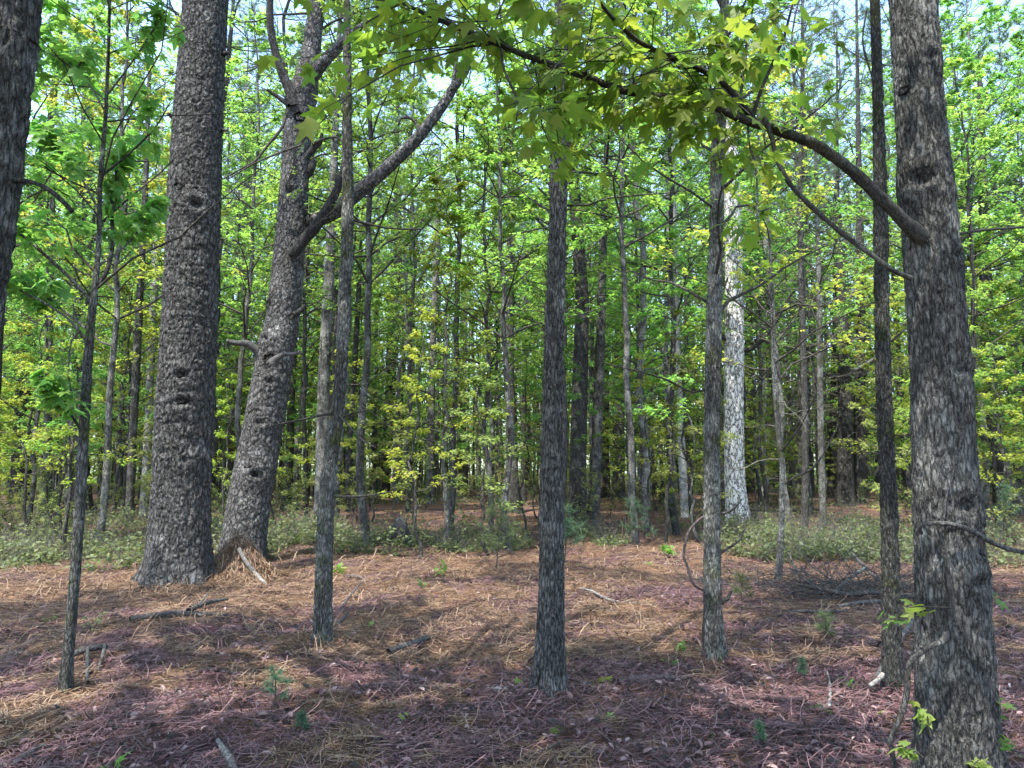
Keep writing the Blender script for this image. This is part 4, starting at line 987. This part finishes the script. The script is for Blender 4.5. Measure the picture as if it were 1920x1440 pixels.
protoU = [proto_hardwood(301, 9.5, .06, .26, 2.3, 40, 9, 15, .10, 'leaf', 'grey_bark', LU, GU),
          proto_hardwood(302, 13, .075, .32, 2.8, 46, 9, 16, .105, 'leaf', 'grey_bark', LU, GU),
          proto_hardwood(303, 18, .085, .36, 3.4, 60, 10, 17, .115, 'leaf', 'grey_bark', LU, GU),
          proto_hardwood(304, 8, .05, .22, 2.1, 36, 9, 14, .095, 'leaf_yellow', 'grey_bark', LUy, GU),
          proto_hardwood(305, 13, .07, .30, 2.7, 46, 9, 15, .10, 'leaf_yellow', 'grey_bark', LUy, GU),
          proto_hardwood(306, 16, .09, .30, 3.0, 54, 10, 16, .11, 'leaf', 'grey_bark', LU, GU)]
protoP = [proto_pine(311, 23, .095, 'grey_bark', LP, GP, 70), proto_pine(312, 26, .125, 'grey_bark', LP, GP, 60), proto_pine(313, 19, .075, 'pale_bark', LP, GP, 80)]
protoS = [proto_hardwood(321, 4.5, .025, .2, 1.2, 20, 7, 12, .08, 'leaf_yellow', 'grey_bark', LS, GS, 'understory_sapling', (0, 35)),
          proto_hardwood(322, 3.2, .02, .2, 1.0, 16, 7, 11, .075, 'shrub_leaf', 'grey_bark', LS, GS, 'understory_sapling', (0, 35)),
          proto_hardwood(323, 5.5, .03, .3, 1.3, 20, 7, 12, .085, 'leaf', 'grey_bark', LS, GS, 'understory_sapling', (0, 35))]
protoB = [proto_hardwood(331, 1.3, .012, .1, .7, 14, 6, 7, .05, 'shrub_leaf', 'grey_bark', LB, GB, 'shrub', (15, 65)),
          proto_hardwood(332, .9, .01, .1, .6, 12, 6, 7, .045, 'cover', 'grey_bark', LB, GB, 'shrub', (15, 65))]
for p in protoS: p['category'] = 'sapling'
for p in protoB: p['category'] = 'shrub'

def scatter_copies(protos, spots, rng, smin=.85, smax=1.15, weights=None):
    used = set()
    for (x, y) in spots:
        k = int(rng.choice(len(protos), p=weights))
        loc = (x, y, float(gh(x, y)) - .02); rz = rng.uniform(0, 2 * PI); sc = rng.uniform(smin, smax)
        if k not in used:
            used.add(k); r = protos[k]; r.location = loc; r.rotation_euler = (0, 0, rz); r.scale = (sc,) * 3
        else:
            copy_tree(protos[k], loc, rz, sc)
    for k, pz in enumerate(protos):
        if k not in used:
            x, y = spots[0]; pz.location = (x + 1.3 + k * .4, y + 2, float(gh(x, y)))

def pick(rng, n, y0, y1, mind, avoid_px=0, power=1.0, slope=.76, extra=1.5, occupied=[]):
    out = []; tries = 0
    while len(out) < n and tries < n * 60:
        tries += 1
        y = y0 + (y1 - y0) * rng.uniform() ** power
        x = rng.uniform(-1, 1) * (y * slope + extra)
        if any((x - a) ** 2 + (y - c) ** 2 < mind * mind for a, c in occupied): continue
        if avoid_px:
            px = 960 + F * x / (y * CP)
            if any(abs(px - mp) < avoid_px and y < my + .5 for mp, my in MIDPX): continue
            if 395 < px < 650 and y < 18: continue
            if y < 24 and (abs(px - 1378) < 62 or abs(px - 735) < 40): continue
            if 1440 < px < 1690 and y < 30 and rng.uniform() < .6: continue
        occupied.append((x, y)); out.append((x, y))
    return out

rr_ = np.random.default_rng(99)
occ = []
spU = pick(rr_, 245, 13.5, 50, 1.0, 15, .85, occupied=occ)
scatter_copies(protoU, spU, rr_)
spP = pick(rr_, 120, 19, 60, .9, 16, .8, occupied=occ)
scatter_copies(protoP, spP, rr_, .85, 1.2)
spS = pick(rr_, 230, 13, 46, .6, 12, .9, occupied=occ)
scatter_copies(protoS, spS, rr_, .8, 1.2)
spB = [s for s in pick(rr_, 150, 13.5, 38, .5, 10, 1.1, occupied=[]) if not (-1.5 < s[0] < 8 and s[1] < 17.5)]
scatter_copies(protoB, spB, rr_, .7, 1.3)

for k, (x, y, pr, sc) in enumerate([(-3.6, -1.2, 2, .8), (-.6, -3.6, 5, .85), (2.6, -2.6, 2, .8), (5.6, .4, 5, .75), (-6.5, 2.2, 5, .75), (-3.2, -5.5, 2, .9), (1.2, -6.8, 5, .9), (-2.0, .8, 2, .8), (4.6, -4.2, 2, .85), (8.2, 2.5, 5, .8), (.8, -1.4, 2, .85), (-7.4, 4.4, 5, .8), (-8.8, .8, 2, .8), (-5.2, -.6, 5, .85)]):  # unseen trees, added so their crowns shade the floor ahead
    copy_tree(protoU[pr], (x, y, float(gh(x, y))), k * 1.7, sc, 'unseen leafy tree added beside the viewer for its shade', 'added unseen trees shading the floor')

# ---- the mass of wood beyond
def far_woods():
    rng = np.random.default_rng(400)
    g = Geo()
    n = 620
    y = rng.uniform(46, 92, n); x = rng.uniform(-1, 1, n) * (y * .75 + 4)
    H = rng.uniform(12, 24, n); r0 = rng.uniform(.04, .16, n)
    s = np.linspace(0, 1, 6)[None, :, None]
    base = np.stack([x, y, gh(x, y) - .2], 1)
    d = norm(np.stack([rng.normal(0, .03, n), rng.normal(0, .03, n), np.ones(n)], 1))
    paths = base[:, None] + d[:, None] * H[:, None, None] * s
    v, q = tubes(paths, r0[:, None] * np.linspace(1, .25, 6)[None], 6); g.add(v, q, 1)
    tw = dead = None
    b = np.repeat(np.arange(n), 14); p, t = interp_paths(paths, b, rng.uniform(.1, .8, len(b)))
    a = rng.uniform(0, 2 * PI, len(b))
    tw = curve_paths(p, norm(np.stack([np.cos(a), np.sin(a), rng.normal(.3, .4, len(b))], 1)), rng.uniform(.5, 2.2, len(b)), 4, rng.normal(0, .2, len(b)), rng)
    v, q = tubes(tw, np.full((len(tw), 4), .014), 3); g.add(v, q, 1)
    # leaf sprays: clusters at all heights
    nc = 22000
    yc = rng.uniform(47, 110, nc); xc = rng.uniform(-1, 1, nc) * (yc * .76 + 4)
    zc = np.where(rng.uniform(0, 1, nc) < .36, rng.uniform(.2, 9, nc), rng.uniform(3, 34, nc))
    per = 26
    c = np.repeat(np.stack([xc, yc, zc], 1), per, 0)
    pos = c + rng.normal(0, 1, c.shape) * np.array([1.1, 1.1, .3])
    N = len(pos); a = rng.uniform(0, 2 * PI, N)
    d = np.stack([np.cos(a), np.sin(a), rng.normal(-.1, .3, N)], 1)
    v, f = leaves(pos, d, np.array([0, 0, 1.0]) + rng.normal(0, .45, (N, 3)), rng.uniform(.2, .38, N), DIAM)
    g.add(v, f, 0)
    o = obj('far_woods', g, [M['far_leaf'], M['dead_twig']], smooth=False)
    tag(o, 'dense far wood of thin trunks and small leaves closing the view', 'woods', kind='stuff')
far_woods()

# ================================================================== THINGS ON THE FLOOR
def stick(name, pts, label, cat, m, lift=.0, segs=10, step=.02, amp=.003, dz=None, branches=()):
    def conv(q):
        out = []
        for p in q:
            b = ground_hit(p[0], p[1]); zc = (b - CAM) @ FWD
            r = p[2] * .5 / F * zc
            z = float(surf(np.array([b[0]]), np.array([b[1]]))[0])
            out.append([b[0], b[1], z + r * .75 + (p[3] if len(p) > 3 else 0), r])
        return np.array(out)
    q = conv(pts); o0 = q[0, :3]
    g, *_ = stem_geo(q, segs, step, 'ridge', amp, 7, 0, (), 0)
    if not branches:
        return tag(obj(name, g, M[m], None, o0), label, cat)
    root = thing(name, tuple(o0), label, cat)
    obj('stem', g, M[m], root, o0)
    for br in branches:
        g2, *_ = stem_geo(conv(br), 8, step, 'ridge', amp * .6, 9, 0, (), 0); obj('side_branch', g2, M[m], root, o0)
    return root

stick('fallen_branch', [(243, 1173, 13, .01), (275, 1168, 12), (310, 1163, 12), (345, 1160, 11), (380, 1160, 9), (428, 1160, 6)], 'grey fallen branch with a forked end lying before the big pine', 'branch', 'dead_wood',
      branches=[[(352, 1158, 9, .02), (378, 1147, 9, .04), (400, 1140, 7, .04), (426, 1135, 5, .04)], [(355, 1150, 3, .03), (375, 1138, 3, .05), (388, 1130, 3, .07)]])
stick('fallen_log', [(728, 1226, 14, .0), (750, 1221, 13, .01), (775, 1214, 13, .02), (802, 1206, 10, .03)], 'short dark piece of log lying left of the central oak', 'log', 'dead_wood')
stick('fallen_branch', [(1160, 1284, 12), (1195, 1278, 12, .01), (1240, 1276, 11, .01), (1278, 1275, 9, .01), (1302, 1275, 7)], 'reddish brown stick lying right of the central oak', 'branch', 'brown_wood',
      branches=[[(1225, 1278, 5, .01), (1236, 1286, 4), (1244, 1296, 3)], [(1205, 1270, 4, .02), (1220, 1260, 3), (1229, 1252, 2)]])
stick('fallen_branch', [(408, 1385, 10), (416, 1400, 11, .01), (428, 1424, 14, .01), (440, 1448, 15)], 'pale barkless stick at the lower left edge of the picture', 'branch', 'pale_wood')
stick('fallen_branch', [(446, 1057, 8, .16), (462, 1068, 8, .07), (482, 1080, 8), (500, 1097, 8)], 'whitish bare stick leaning off the straw mound by the leaning pine', 'branch', 'pale_wood')
stick('fallen_branch', [(815, 1284, 6), (835, 1287, 6, .01), (878, 1295, 5)], 'thin mauve stick with a kink lying left of the central oak foot', 'branch', 'brown_wood')
stick('fallen_branch', [(912, 1288, 5), (945, 1297, 6, .01), (982, 1303, 4)], 'pinkish pale stick right at the left foot of the central oak', 'branch', 'pale_wood')
stick('fallen_branch', [(1085, 1102, 3), (1110, 1116, 4, .02), (1150, 1128, 4, .02), (1230, 1134, 3)], 'long thin tan stick lying in the sunny straw behind the central oak', 'branch', 'pale_wood')
stick('fallen_branch', [(1060, 1134, 3), (1095, 1139, 3, .01), (1130, 1143, 3), (1165, 1148, 2)], 'thin dark twig in the sunny straw right beside the central oak', 'branch', 'brown_wood')
stick('fallen_branch', [(22, 1436, 10), (45, 1424, 10, .01), (75, 1406, 7, .01), (96, 1396, 4)], 'dark mossy stick in the lower left corner', 'branch', 'dead_wood')
stick('fallen_branch', [(0, 1226, 6), (40, 1230, 6, .01), (85, 1234, 4)], 'mauve stick entering from the left edge near the sapling', 'branch', 'brown_wood')
stick('fallen_branch', [(132, 1238, 11, .03), (160, 1237, 12, .05), (180, 1233, 11, .06), (199, 1230, 10, .06)], 'short thick grey stick propped behind the forked sapling foot', 'branch', 'dead_wood',
      branches=[[(163, 1279, 8, .0), (163, 1258, 7, .04), (163, 1238, 6, .08)], [(183, 1262, 5), (190, 1246, 6, .04), (196, 1230, 6, .08)]])
stick('fallen_branch', [(1400, 1220, 4, .02), (1430, 1223, 5, .02), (1455, 1234, 4)], 'curved purplish stick right of the mottled slim trunk', 'branch', 'brown_wood')
stick('fallen_branch', [(905, 1416, 4), (960, 1425, 5, .01), (1030, 1408, 4, .02), (1085, 1384, 3)], 'dark forked twig at the bottom middle of the picture', 'branch', 'dead_wood', branches=[[(985, 1420, 4, .01), (940, 1405, 3, .02), (905, 1388, 2, .02)]])
stick('fallen_branch', [(628, 1176, 4), (640, 1170, 4, .02), (652, 1160, 3, .06)], 'short twig poking up right of the mossy-footed slim trunk', 'branch', 'dead_wood')
stick('fallen_branch', [(635, 1147, 4), (650, 1135, 4, .05), (668, 1118, 3, .09), (676, 1106, 2, .12)], 'upward pointing twig in straw beyond the mossy-footed slim trunk', 'branch', 'dead_wood')
stick('fallen_branch', [(652, 1083, 7), (668, 1085, 7, .01), (686, 1088, 5)], 'small pinkish stick behind the mossy-footed slim trunk', 'branch', 'brown_wood')
stick('fallen_log', [(1395, 962, 7, .06), (1440, 963, 7, .08), (1500, 963, 6, .08), (1540, 961, 5, .06)], 'mossy fallen log lying behind the white lichen trunk', 'log', 'dark_bark')
stick('fallen_branch', [(1395, 968, 6, .15), (1418, 978, 6, .05), (1436, 984, 4, .0)], 'curving brown branch lying at the foot of the white lichen trunk', 'branch', 'brown_wood')
stick('fallen_branch', [(1555, 1342, 6, .0), (1557, 1310, 6, .015), (1556, 1285, 4, .02), (1551, 1265, 3, .03)], 'thin upright white stick over a small green seedling at right', 'branch', 'pale_wood')
stick('fallen_branch', [(1638, 1283, 8, .0), (1690, 1212, 9, .04), (1718, 1188, 8, .12), (1735, 1165, 7, .2)], 'pale branch leaning between the thin trunk and the large right trunk', 'branch', 'dead_wood')

# brush heap at right: one tangle of dead branches
def brush():
    rng = np.random.default_rng(510)
    c = ground_hit(1585, 1115)
    root = thing('brush_pile', tuple(c), 'tangled grey heap of dead branches left of the thin right trunk', 'brush pile')
    def st(pts, lift):
        out = []
        for k, p in enumerate(pts):
            b_ = ground_hit(p[0], p[1]); zc = (b_ - CAM) @ FWD
            out.append([b_[0], b_[1], b_[2] + lift[k], p[2] * .5 / F * zc])
        g, *_ = stem_geo(np.array(out), 8, .03, 'ridge', .003, 3, 0, (), 0); obj('branch', g, M['dead_wood'], root, c)
    st([(1495, 1108, 5), (1540, 1120, 8), (1590, 1131, 9), (1640, 1128, 8), (1720, 1128, 7)], [.08, .1, .1, .1, .05])
    st([(1480, 1068, 4), (1500, 1100, 5), (1540, 1122, 5)], [.25, .15, .1])
    st([(1560, 1120, 7), (1590, 1107, 7), (1625, 1090, 6)], [.02, .12, .2])
    st([(1600, 1070, 6), (1640, 1098, 6), (1690, 1120, 6)], [.25, .12, .04])
    st([(1570, 1142, 6), (1620, 1138, 8), (1700, 1136, 7)], [.03, .05, .05])
    st([(1450, 1150, 4), (1520, 1152, 5), (1590, 1150, 5)], [.02, .03, .02])
    n = 620
    x = rng.normal(c[0] + .05, .75, n); y = rng.normal(c[1] + .1, .45, n)
    p = np.stack([x, y, gh(x, y) + np.abs(rng.normal(0, .10, n))], 1); a = rng.uniform(0, 2 * PI, n)
    tw = curve_paths(p, norm(np.stack([np.cos(a), np.sin(a) * .7, rng.normal(.12, .3, n)], 1)), rng.uniform(.15, .8, n), 5, rng.normal(0, .2, n), rng, .12)
    tw[:, :, 2] = np.maximum(tw[:, :, 2], gh(tw[:, :, 0], tw[:, :, 1]) + .012)
    g = Geo(); v, q = tubes(tw, rng.uniform(.002, .006, n)[:, None] * np.linspace(1, .4, 5)[None], 4); g.add(v, q)
    obj('branchwork', g, M['dead_wood'], root, c)
brush()

# vines on the large right trunk
def vine(pts, Y, label, m, segs=10, name='vine', amp=.001, parts=()):
    q = trace(pts, Y)
    g, *_ = stem_geo(q, segs, .015, 'ridge', amp, 3, 0, (), 0)
    o0 = q[0, :3]
    return tag(obj(name, g, M[m], None, o0), label, 'vine'), o0
rb = .5 * 135 / F * Yh
vine([(1728, 1000, 6, .08), (1724, 990, 7, .03), (1735, 983, 8), (1760, 981, 8, -.01), (1795, 985, 9, -.02), (1830, 1000, 9), (1860, 1017, 9, .05), (1900, 1032, 9, .12), (1960, 1040, 8, .2)], Yh - rb - .01, 'smooth grey vine looping across the front of the large right trunk', 'dead_wood')
vine([(1752, 522, 3), (1758, 590, 4), (1768, 660, 4), (1785, 730, 4), (1803, 790, 4), (1800, 830, 4), (1787, 890, 3), (1775, 930, 3), (1770, 975, 3)], Yh - rb * .86, 'thin pale vine running straight up the large right trunk', 'dead_wood')
vine([(1683, 1470, 10), (1674, 1420, 10), (1671, 1385, 10), (1688, 1345, 11), (1700, 1300, 11), (1702, 1260, 11), (1712, 1235, 12), (1735, 1217, 11), (1755, 1208, 11), (1772, 1198, 14), (1772, 1185, 8)], Yh - rb - .06, 'knobbly dark vine climbing from the floor to a pale end on the large trunk', 'dark_bark', 12)
vine([(1780, 1165, 12), (1784, 1130, 12), (1778, 1080, 10), (1768, 1020, 8), (1750, 960, 6)], Yh - rb * .93, 'dark rooted vine hugging the middle of the large right trunk', 'dark_bark')
yF = ground_hit(1340, 1236)[1]
vine([(1322, 1108, 4, .1), (1300, 1095, 5), (1288, 1060, 5), (1282, 1040, 5), (1290, 1000, 5), (1310, 975, 4), (1326, 966, 4, .05)], yF, 'thin brown vine looping left from the mottled slim trunk', 'brown_wood')

# seedlings on the floor ------------------------------------------------
def seedling(px, py, hpx, wpx, label, kind='leaf', m='leaf_fresh', name='seedling', n=14, ls=.05, cat='seedling'):
    rng = np.random.default_rng(int(px * 7 + py))
    b = ground_hit(px, py); zc = (b - CAM) @ FWD
    h = hpx / F * zc; w_ = wpx / F * zc * .5
    root = thing(name, tuple(b), label, cat)
    if kind == 'needle':
        k = np.linspace(0, 1, 12); path = np.column_stack([b[0] + .04 * h * np.sin(k * 3), b[1] + .03 * h * np.sin(k * 4), b[2] + h * k])
        g = Geo(); v, f = tube(path, .002 + .012 * h * (1 - .8 * k), 6); g.add(v, f); obj('stem', g, M['twig'], root, b)
        gb, gl = needles(rng, path, .004 + 0 * k, b[2] + .08 * h, b[2] + h, max(10, n // 3), w_ * 1.25, 3, 16, ls, .0011 + .00018 * b[1], .2)
        obj('branchwork', gb, M['twig'], root, b); obj('foliage', gl, M[m], root, b, smooth=False)
        return root
    g = Geo()
    ns = max(2, n // 5)
    a = rng.uniform(0, 2 * PI, ns)
    dd = np.stack([np.cos(a) * w_ / max(h, .01), np.sin(a) * w_ / max(h, .01), np.ones(ns)], 1) * rng.uniform(.5, 1, (ns, 1))
    tw = curve_paths(np.repeat(b[None], ns, 0), dd, np.full(ns, h), 5, rng.normal(-.05, .1, ns), rng, .05)
    tw[0, :, :2] = b[:2] + (tw[0, :, :2] - b[:2]) * .15
    v, q = tubes(tw, np.full((ns, 5), max(.0015, h * .012)) * np.linspace(1, .5, 5)[None], 4); g.add(v, q)
    obj('stem', g, M['twig'], root, b)
    gl = Geo()
    if kind == 'leaf':
        v, f = leaf_scatter(tw, max(3, n // ns), rng, ls, STAR, s0=.5, jit=ls * .25, droop=.1); gl.add(v, f)
    elif kind == 'needle':
        bb = np.repeat(np.arange(ns), n * 6); s = rng.uniform(.15, 1, len(bb)); p, t = interp_paths(tw, bb, s)
        nd = norm(t * .6 + rng.normal(0, .7, t.shape)); sd = norm(np.cross(nd, rng.normal(0, 1, nd.shape))) * .0018
        tip = p + nd * ls * rng.uniform(.6, 1.2, (len(bb), 1))
        v = np.stack([p - sd, p + sd, tip], 1).reshape(-1, 3); gl.add(v, np.arange(len(v)).reshape(-1, 3))
    obj('foliage', gl, M[m], root, b, smooth=False)
    return root

seedling(513, 1325, 62, 50, 'bushy blue green pine seedling on the straw at lower left', 'needle', 'needle', 'pine_seedling', 30, .06)
seedling(565, 1370, 26, 22, 'small green tuft right of the bushy pine seedling', 'needle', 'needle', 'pine_seedling', 14, .05)
seedling(930, 1066, 110, 95, 'yellow green young pine in the ground cover left of the central oak', 'needle', 'cover', 'young_pine', 60, .16)
seedling(1058, 1058, 95, 90, 'grey green young pine right behind the central oak', 'needle', 'needle', 'young_pine', 50, .16)
seedling(1190, 1025, 75, 70, 'dull green young pine at the edge of the straw right of the central oak', 'needle', 'needle', 'young_pine', 40, .16)
seedling(1888, 1020, 100, 60, 'bluish green cedar seedling beyond the right trunk', 'needle', 'needle', 'cedar_seedling', 90, .12)
seedling(1548, 1200, 45, 50, 'olive green tuft left of the thin trunk at right', 'needle', 'cover', 'pine_seedling', 22, .07)
seedling(1505, 1268, 30, 16, 'tiny upright green seedling in purple litter at right', 'needle', 'needle', 'pine_seedling', 12, .035)
seedling(1425, 1398, 40, 16, 'tiny grey seedling at the bottom right of the middle', 'needle', 'needle', 'pine_seedling', 12, .035)
seedling(1390, 1130, 45, 50, 'dull grass tuft between the mottled slim trunk and the brush heap', 'needle', 'cover', 'grass_tuft', 20, .1)
seedling(1246, 1045, 30, 36, 'bright green maple seedling beyond the straw right of the central oak', n=14, ls=.14)
seedling(1218, 1062, 12, 26, 'low bright seedling next to the taller maple seedling', n=8, ls=.12)
seedling(832, 1082, 22, 26, 'fresh green seedling at the edge of the straw left of the middle', n=8, ls=.12)
seedling(637, 1080, 24, 30, 'green seedling behind the mossy-footed slim trunk', n=10, ls=.12)
seedling(695, 1178, 12, 14, 'small pale green leaf cluster on the straw left of the middle', n=5, ls=.05)
seedling(793, 1100, 12, 16, 'tiny green sprout in straw left of the middle', n=5, ls=.06)
seedling(1285, 1222, 12, 30, 'sprout with spread green leaves left of the mottled slim trunk', n=6, ls=.07)
seedling(1265, 1250, 14, 22, 'small leafy sprout above the reddish brown stick', n=6, ls=.06)
seedling(1548, 1346, 14, 60, 'flat green seedling under the thin white stick', n=12, ls=.06)
seedling(1595, 1293, 16, 36, 'dark green cluster between the white stick and the thin trunk', m='leaf', n=10, ls=.06)
seedling(1655, 1347, 10, 28, 'pale sprout left of the vine foot', n=6, ls=.055)
seedling(1792, 1146, 5, 5, 'x') if False else None
seedling(172, 1188, 46, 50, 'low leafy plant behind the forked sapling stem', m='cover', n=26, ls=.05)
seedling(92, 1165, 12, 26, 'small flat plant in litter left of the forked sapling', m='cover', n=10, ls=.05)
seedling(222, 1440, 24, 40, 'bright yellow green sprout at the bottom left edge', n=6, ls=.055)
seedling(972, 1290, 12, 24, 'low green sprout at the left foot of the central oak', m='leaf', n=7, ls=.05)
seedling(1035, 1378, 18, 50, 'sprawling green sprout below the central oak', m='leaf', n=12, ls=.05)
seedling(1140, 1355, 12, 26, 'pale green sprout at the lower middle right', n=6, ls=.05)
seedling(754, 1356, 10, 16, 'whitish green fallen sprig at the lower middle left', n=4, ls=.05)
seedling(1138, 1280, 12, 16, 'yellow fallen leaf cluster at the left end of the reddish stick', n=3, ls=.06, m='leaf_yellow')
seedling(1340, 1386, 10, 34, 'grassy green sprout at the bottom right of the middle', m='cover', n=9, ls=.05)
seedling(1380, 1340, 8, 30, 'thin green blades in litter below the mottled slim trunk', m='leaf', n=7, ls=.05)
seedling(180, 1178, 72, 34, 'pale bare dead seedling right of the forked sapling', 'none', name='dead_seedling') if False else None

# small leafy sprigs on the big right trunk and its vine
def sprig(pts, Y, label, nleaf, ls, m='leaf_fresh'):
    q = trace(pts, Y); g, path, rad, si = stem_geo(q, 6, .01, 'smooth', 0, 1, 0, (), 0)
    root = thing('leafy_sprig', tuple(q[0, :3]), label, 'sprig', 'leafy sprigs on the large right trunk')
    obj('stem', g, M['twig'], root, q[0, :3])
    rng = np.random.default_rng(int(pts[0][0] + pts[0][1]))
    pp = path[np.linspace(0, len(path) - 1, 5).astype(int)][None]
    v, f = leaf_scatter(pp, nleaf, rng, ls, STAR, s0=.35, jit=.02, tilt=.5, droop=.2)
    gl = Geo(); gl.add(v, f); obj('foliage', gl, M[m], root, q[0, :3], smooth=False)
sprig([(1785, 1140, 4), (1750, 1138, 3), (1715, 1138, 2), (1695, 1142, 2)], Yh - rb - .05, 'bright sprig at chest height on the left front of the large right trunk', 7, .07)
sprig([(1700, 1165, 4), (1680, 1160, 3), (1660, 1163, 2)], Yh - .1, 'yellowish sprig crossing the thin trunk left of the large right trunk', 6, .055)
sprig([(1745, 1380, 4), (1740, 1350, 3), (1735, 1328, 2), (1722, 1335, 2)], Yh - rb - .05, 'hanging green sprig near the foot of the large right trunk', 7, .07)
sprig([(1730, 1420, 4), (1712, 1405, 3), (1696, 1402, 2)], Yh - rb - .1, 'lowest sprig beside the vine foot of the large right trunk', 8, .06)
sprig([(1840, 1320, 4), (1855, 1310, 3), (1870, 1330, 2)], Yh - rb * .4, 'sprig on the lower right edge of the large right trunk', 6, .07)
sprig([(1842, 1405, 4), (1860, 1395, 3), (1872, 1405, 2)], Yh - rb * .5, 'sprig hugging the right foot of the large right trunk', 6, .07)
sprig([(1835, 1130, 4), (1845, 1110, 3), (1860, 1108, 2)], Yh - rb * .1, 'sprig at mid height on the right edge of the large right trunk', 6, .06)
sprig([(1820, 1455, 4), (1825, 1435, 3), (1835, 1425, 2)], Yh - rb - .05, 'sprig at the very bottom edge before the large right trunk', 7, .07)

# stump in the ground cover
def stump():
    b = ground_hit(752, 1022)
    p4 = trace([(752, 1022, 34), (751, 1005, 30), (750, 985, 26), (749, 972, 20)], b[1])
    g, *_ = stem_geo(p4, 30, .02, 'ridge', .03, 4, .2, (), .1)
    tag(obj('tree_stump', g, M['dead_wood'], None, b), 'broken grey stump in the ground cover left of the middle', 'stump')
stump()

# ================================================================== CAMERA AND RENDER
cd = bpy.data.cameras.new('camera'); cam = bpy.data.objects.new('camera', cd); COL.objects.link(cam)
cd.sensor_width = 36; cd.lens = 36 * F / 1920; cd.clip_end = 2000; cd.clip_start = .05
cam.location = CAM; cam.rotation_euler = (PI / 2 + PITCH, 0, 0)
scene.camera = cam
scene.render.engine = 'CYCLES'
cy = scene.cycles
cy.max_bounces = 6; cy.diffuse_bounces = 3; cy.glossy_bounces = 1; cy.transmission_bounces = 3; cy.transparent_max_bounces = 4
cy.use_denoising = True
try: cy.denoiser = 'OPENIMAGEDENOISE'
except Exception: pass
cy.sample_clamp_indirect = 4
scene.view_settings.view_transform = 'Standard'; scene.view_settings.look = 'None'
scene.view_settings.exposure = 2.5; scene.view_settings.gamma = 1
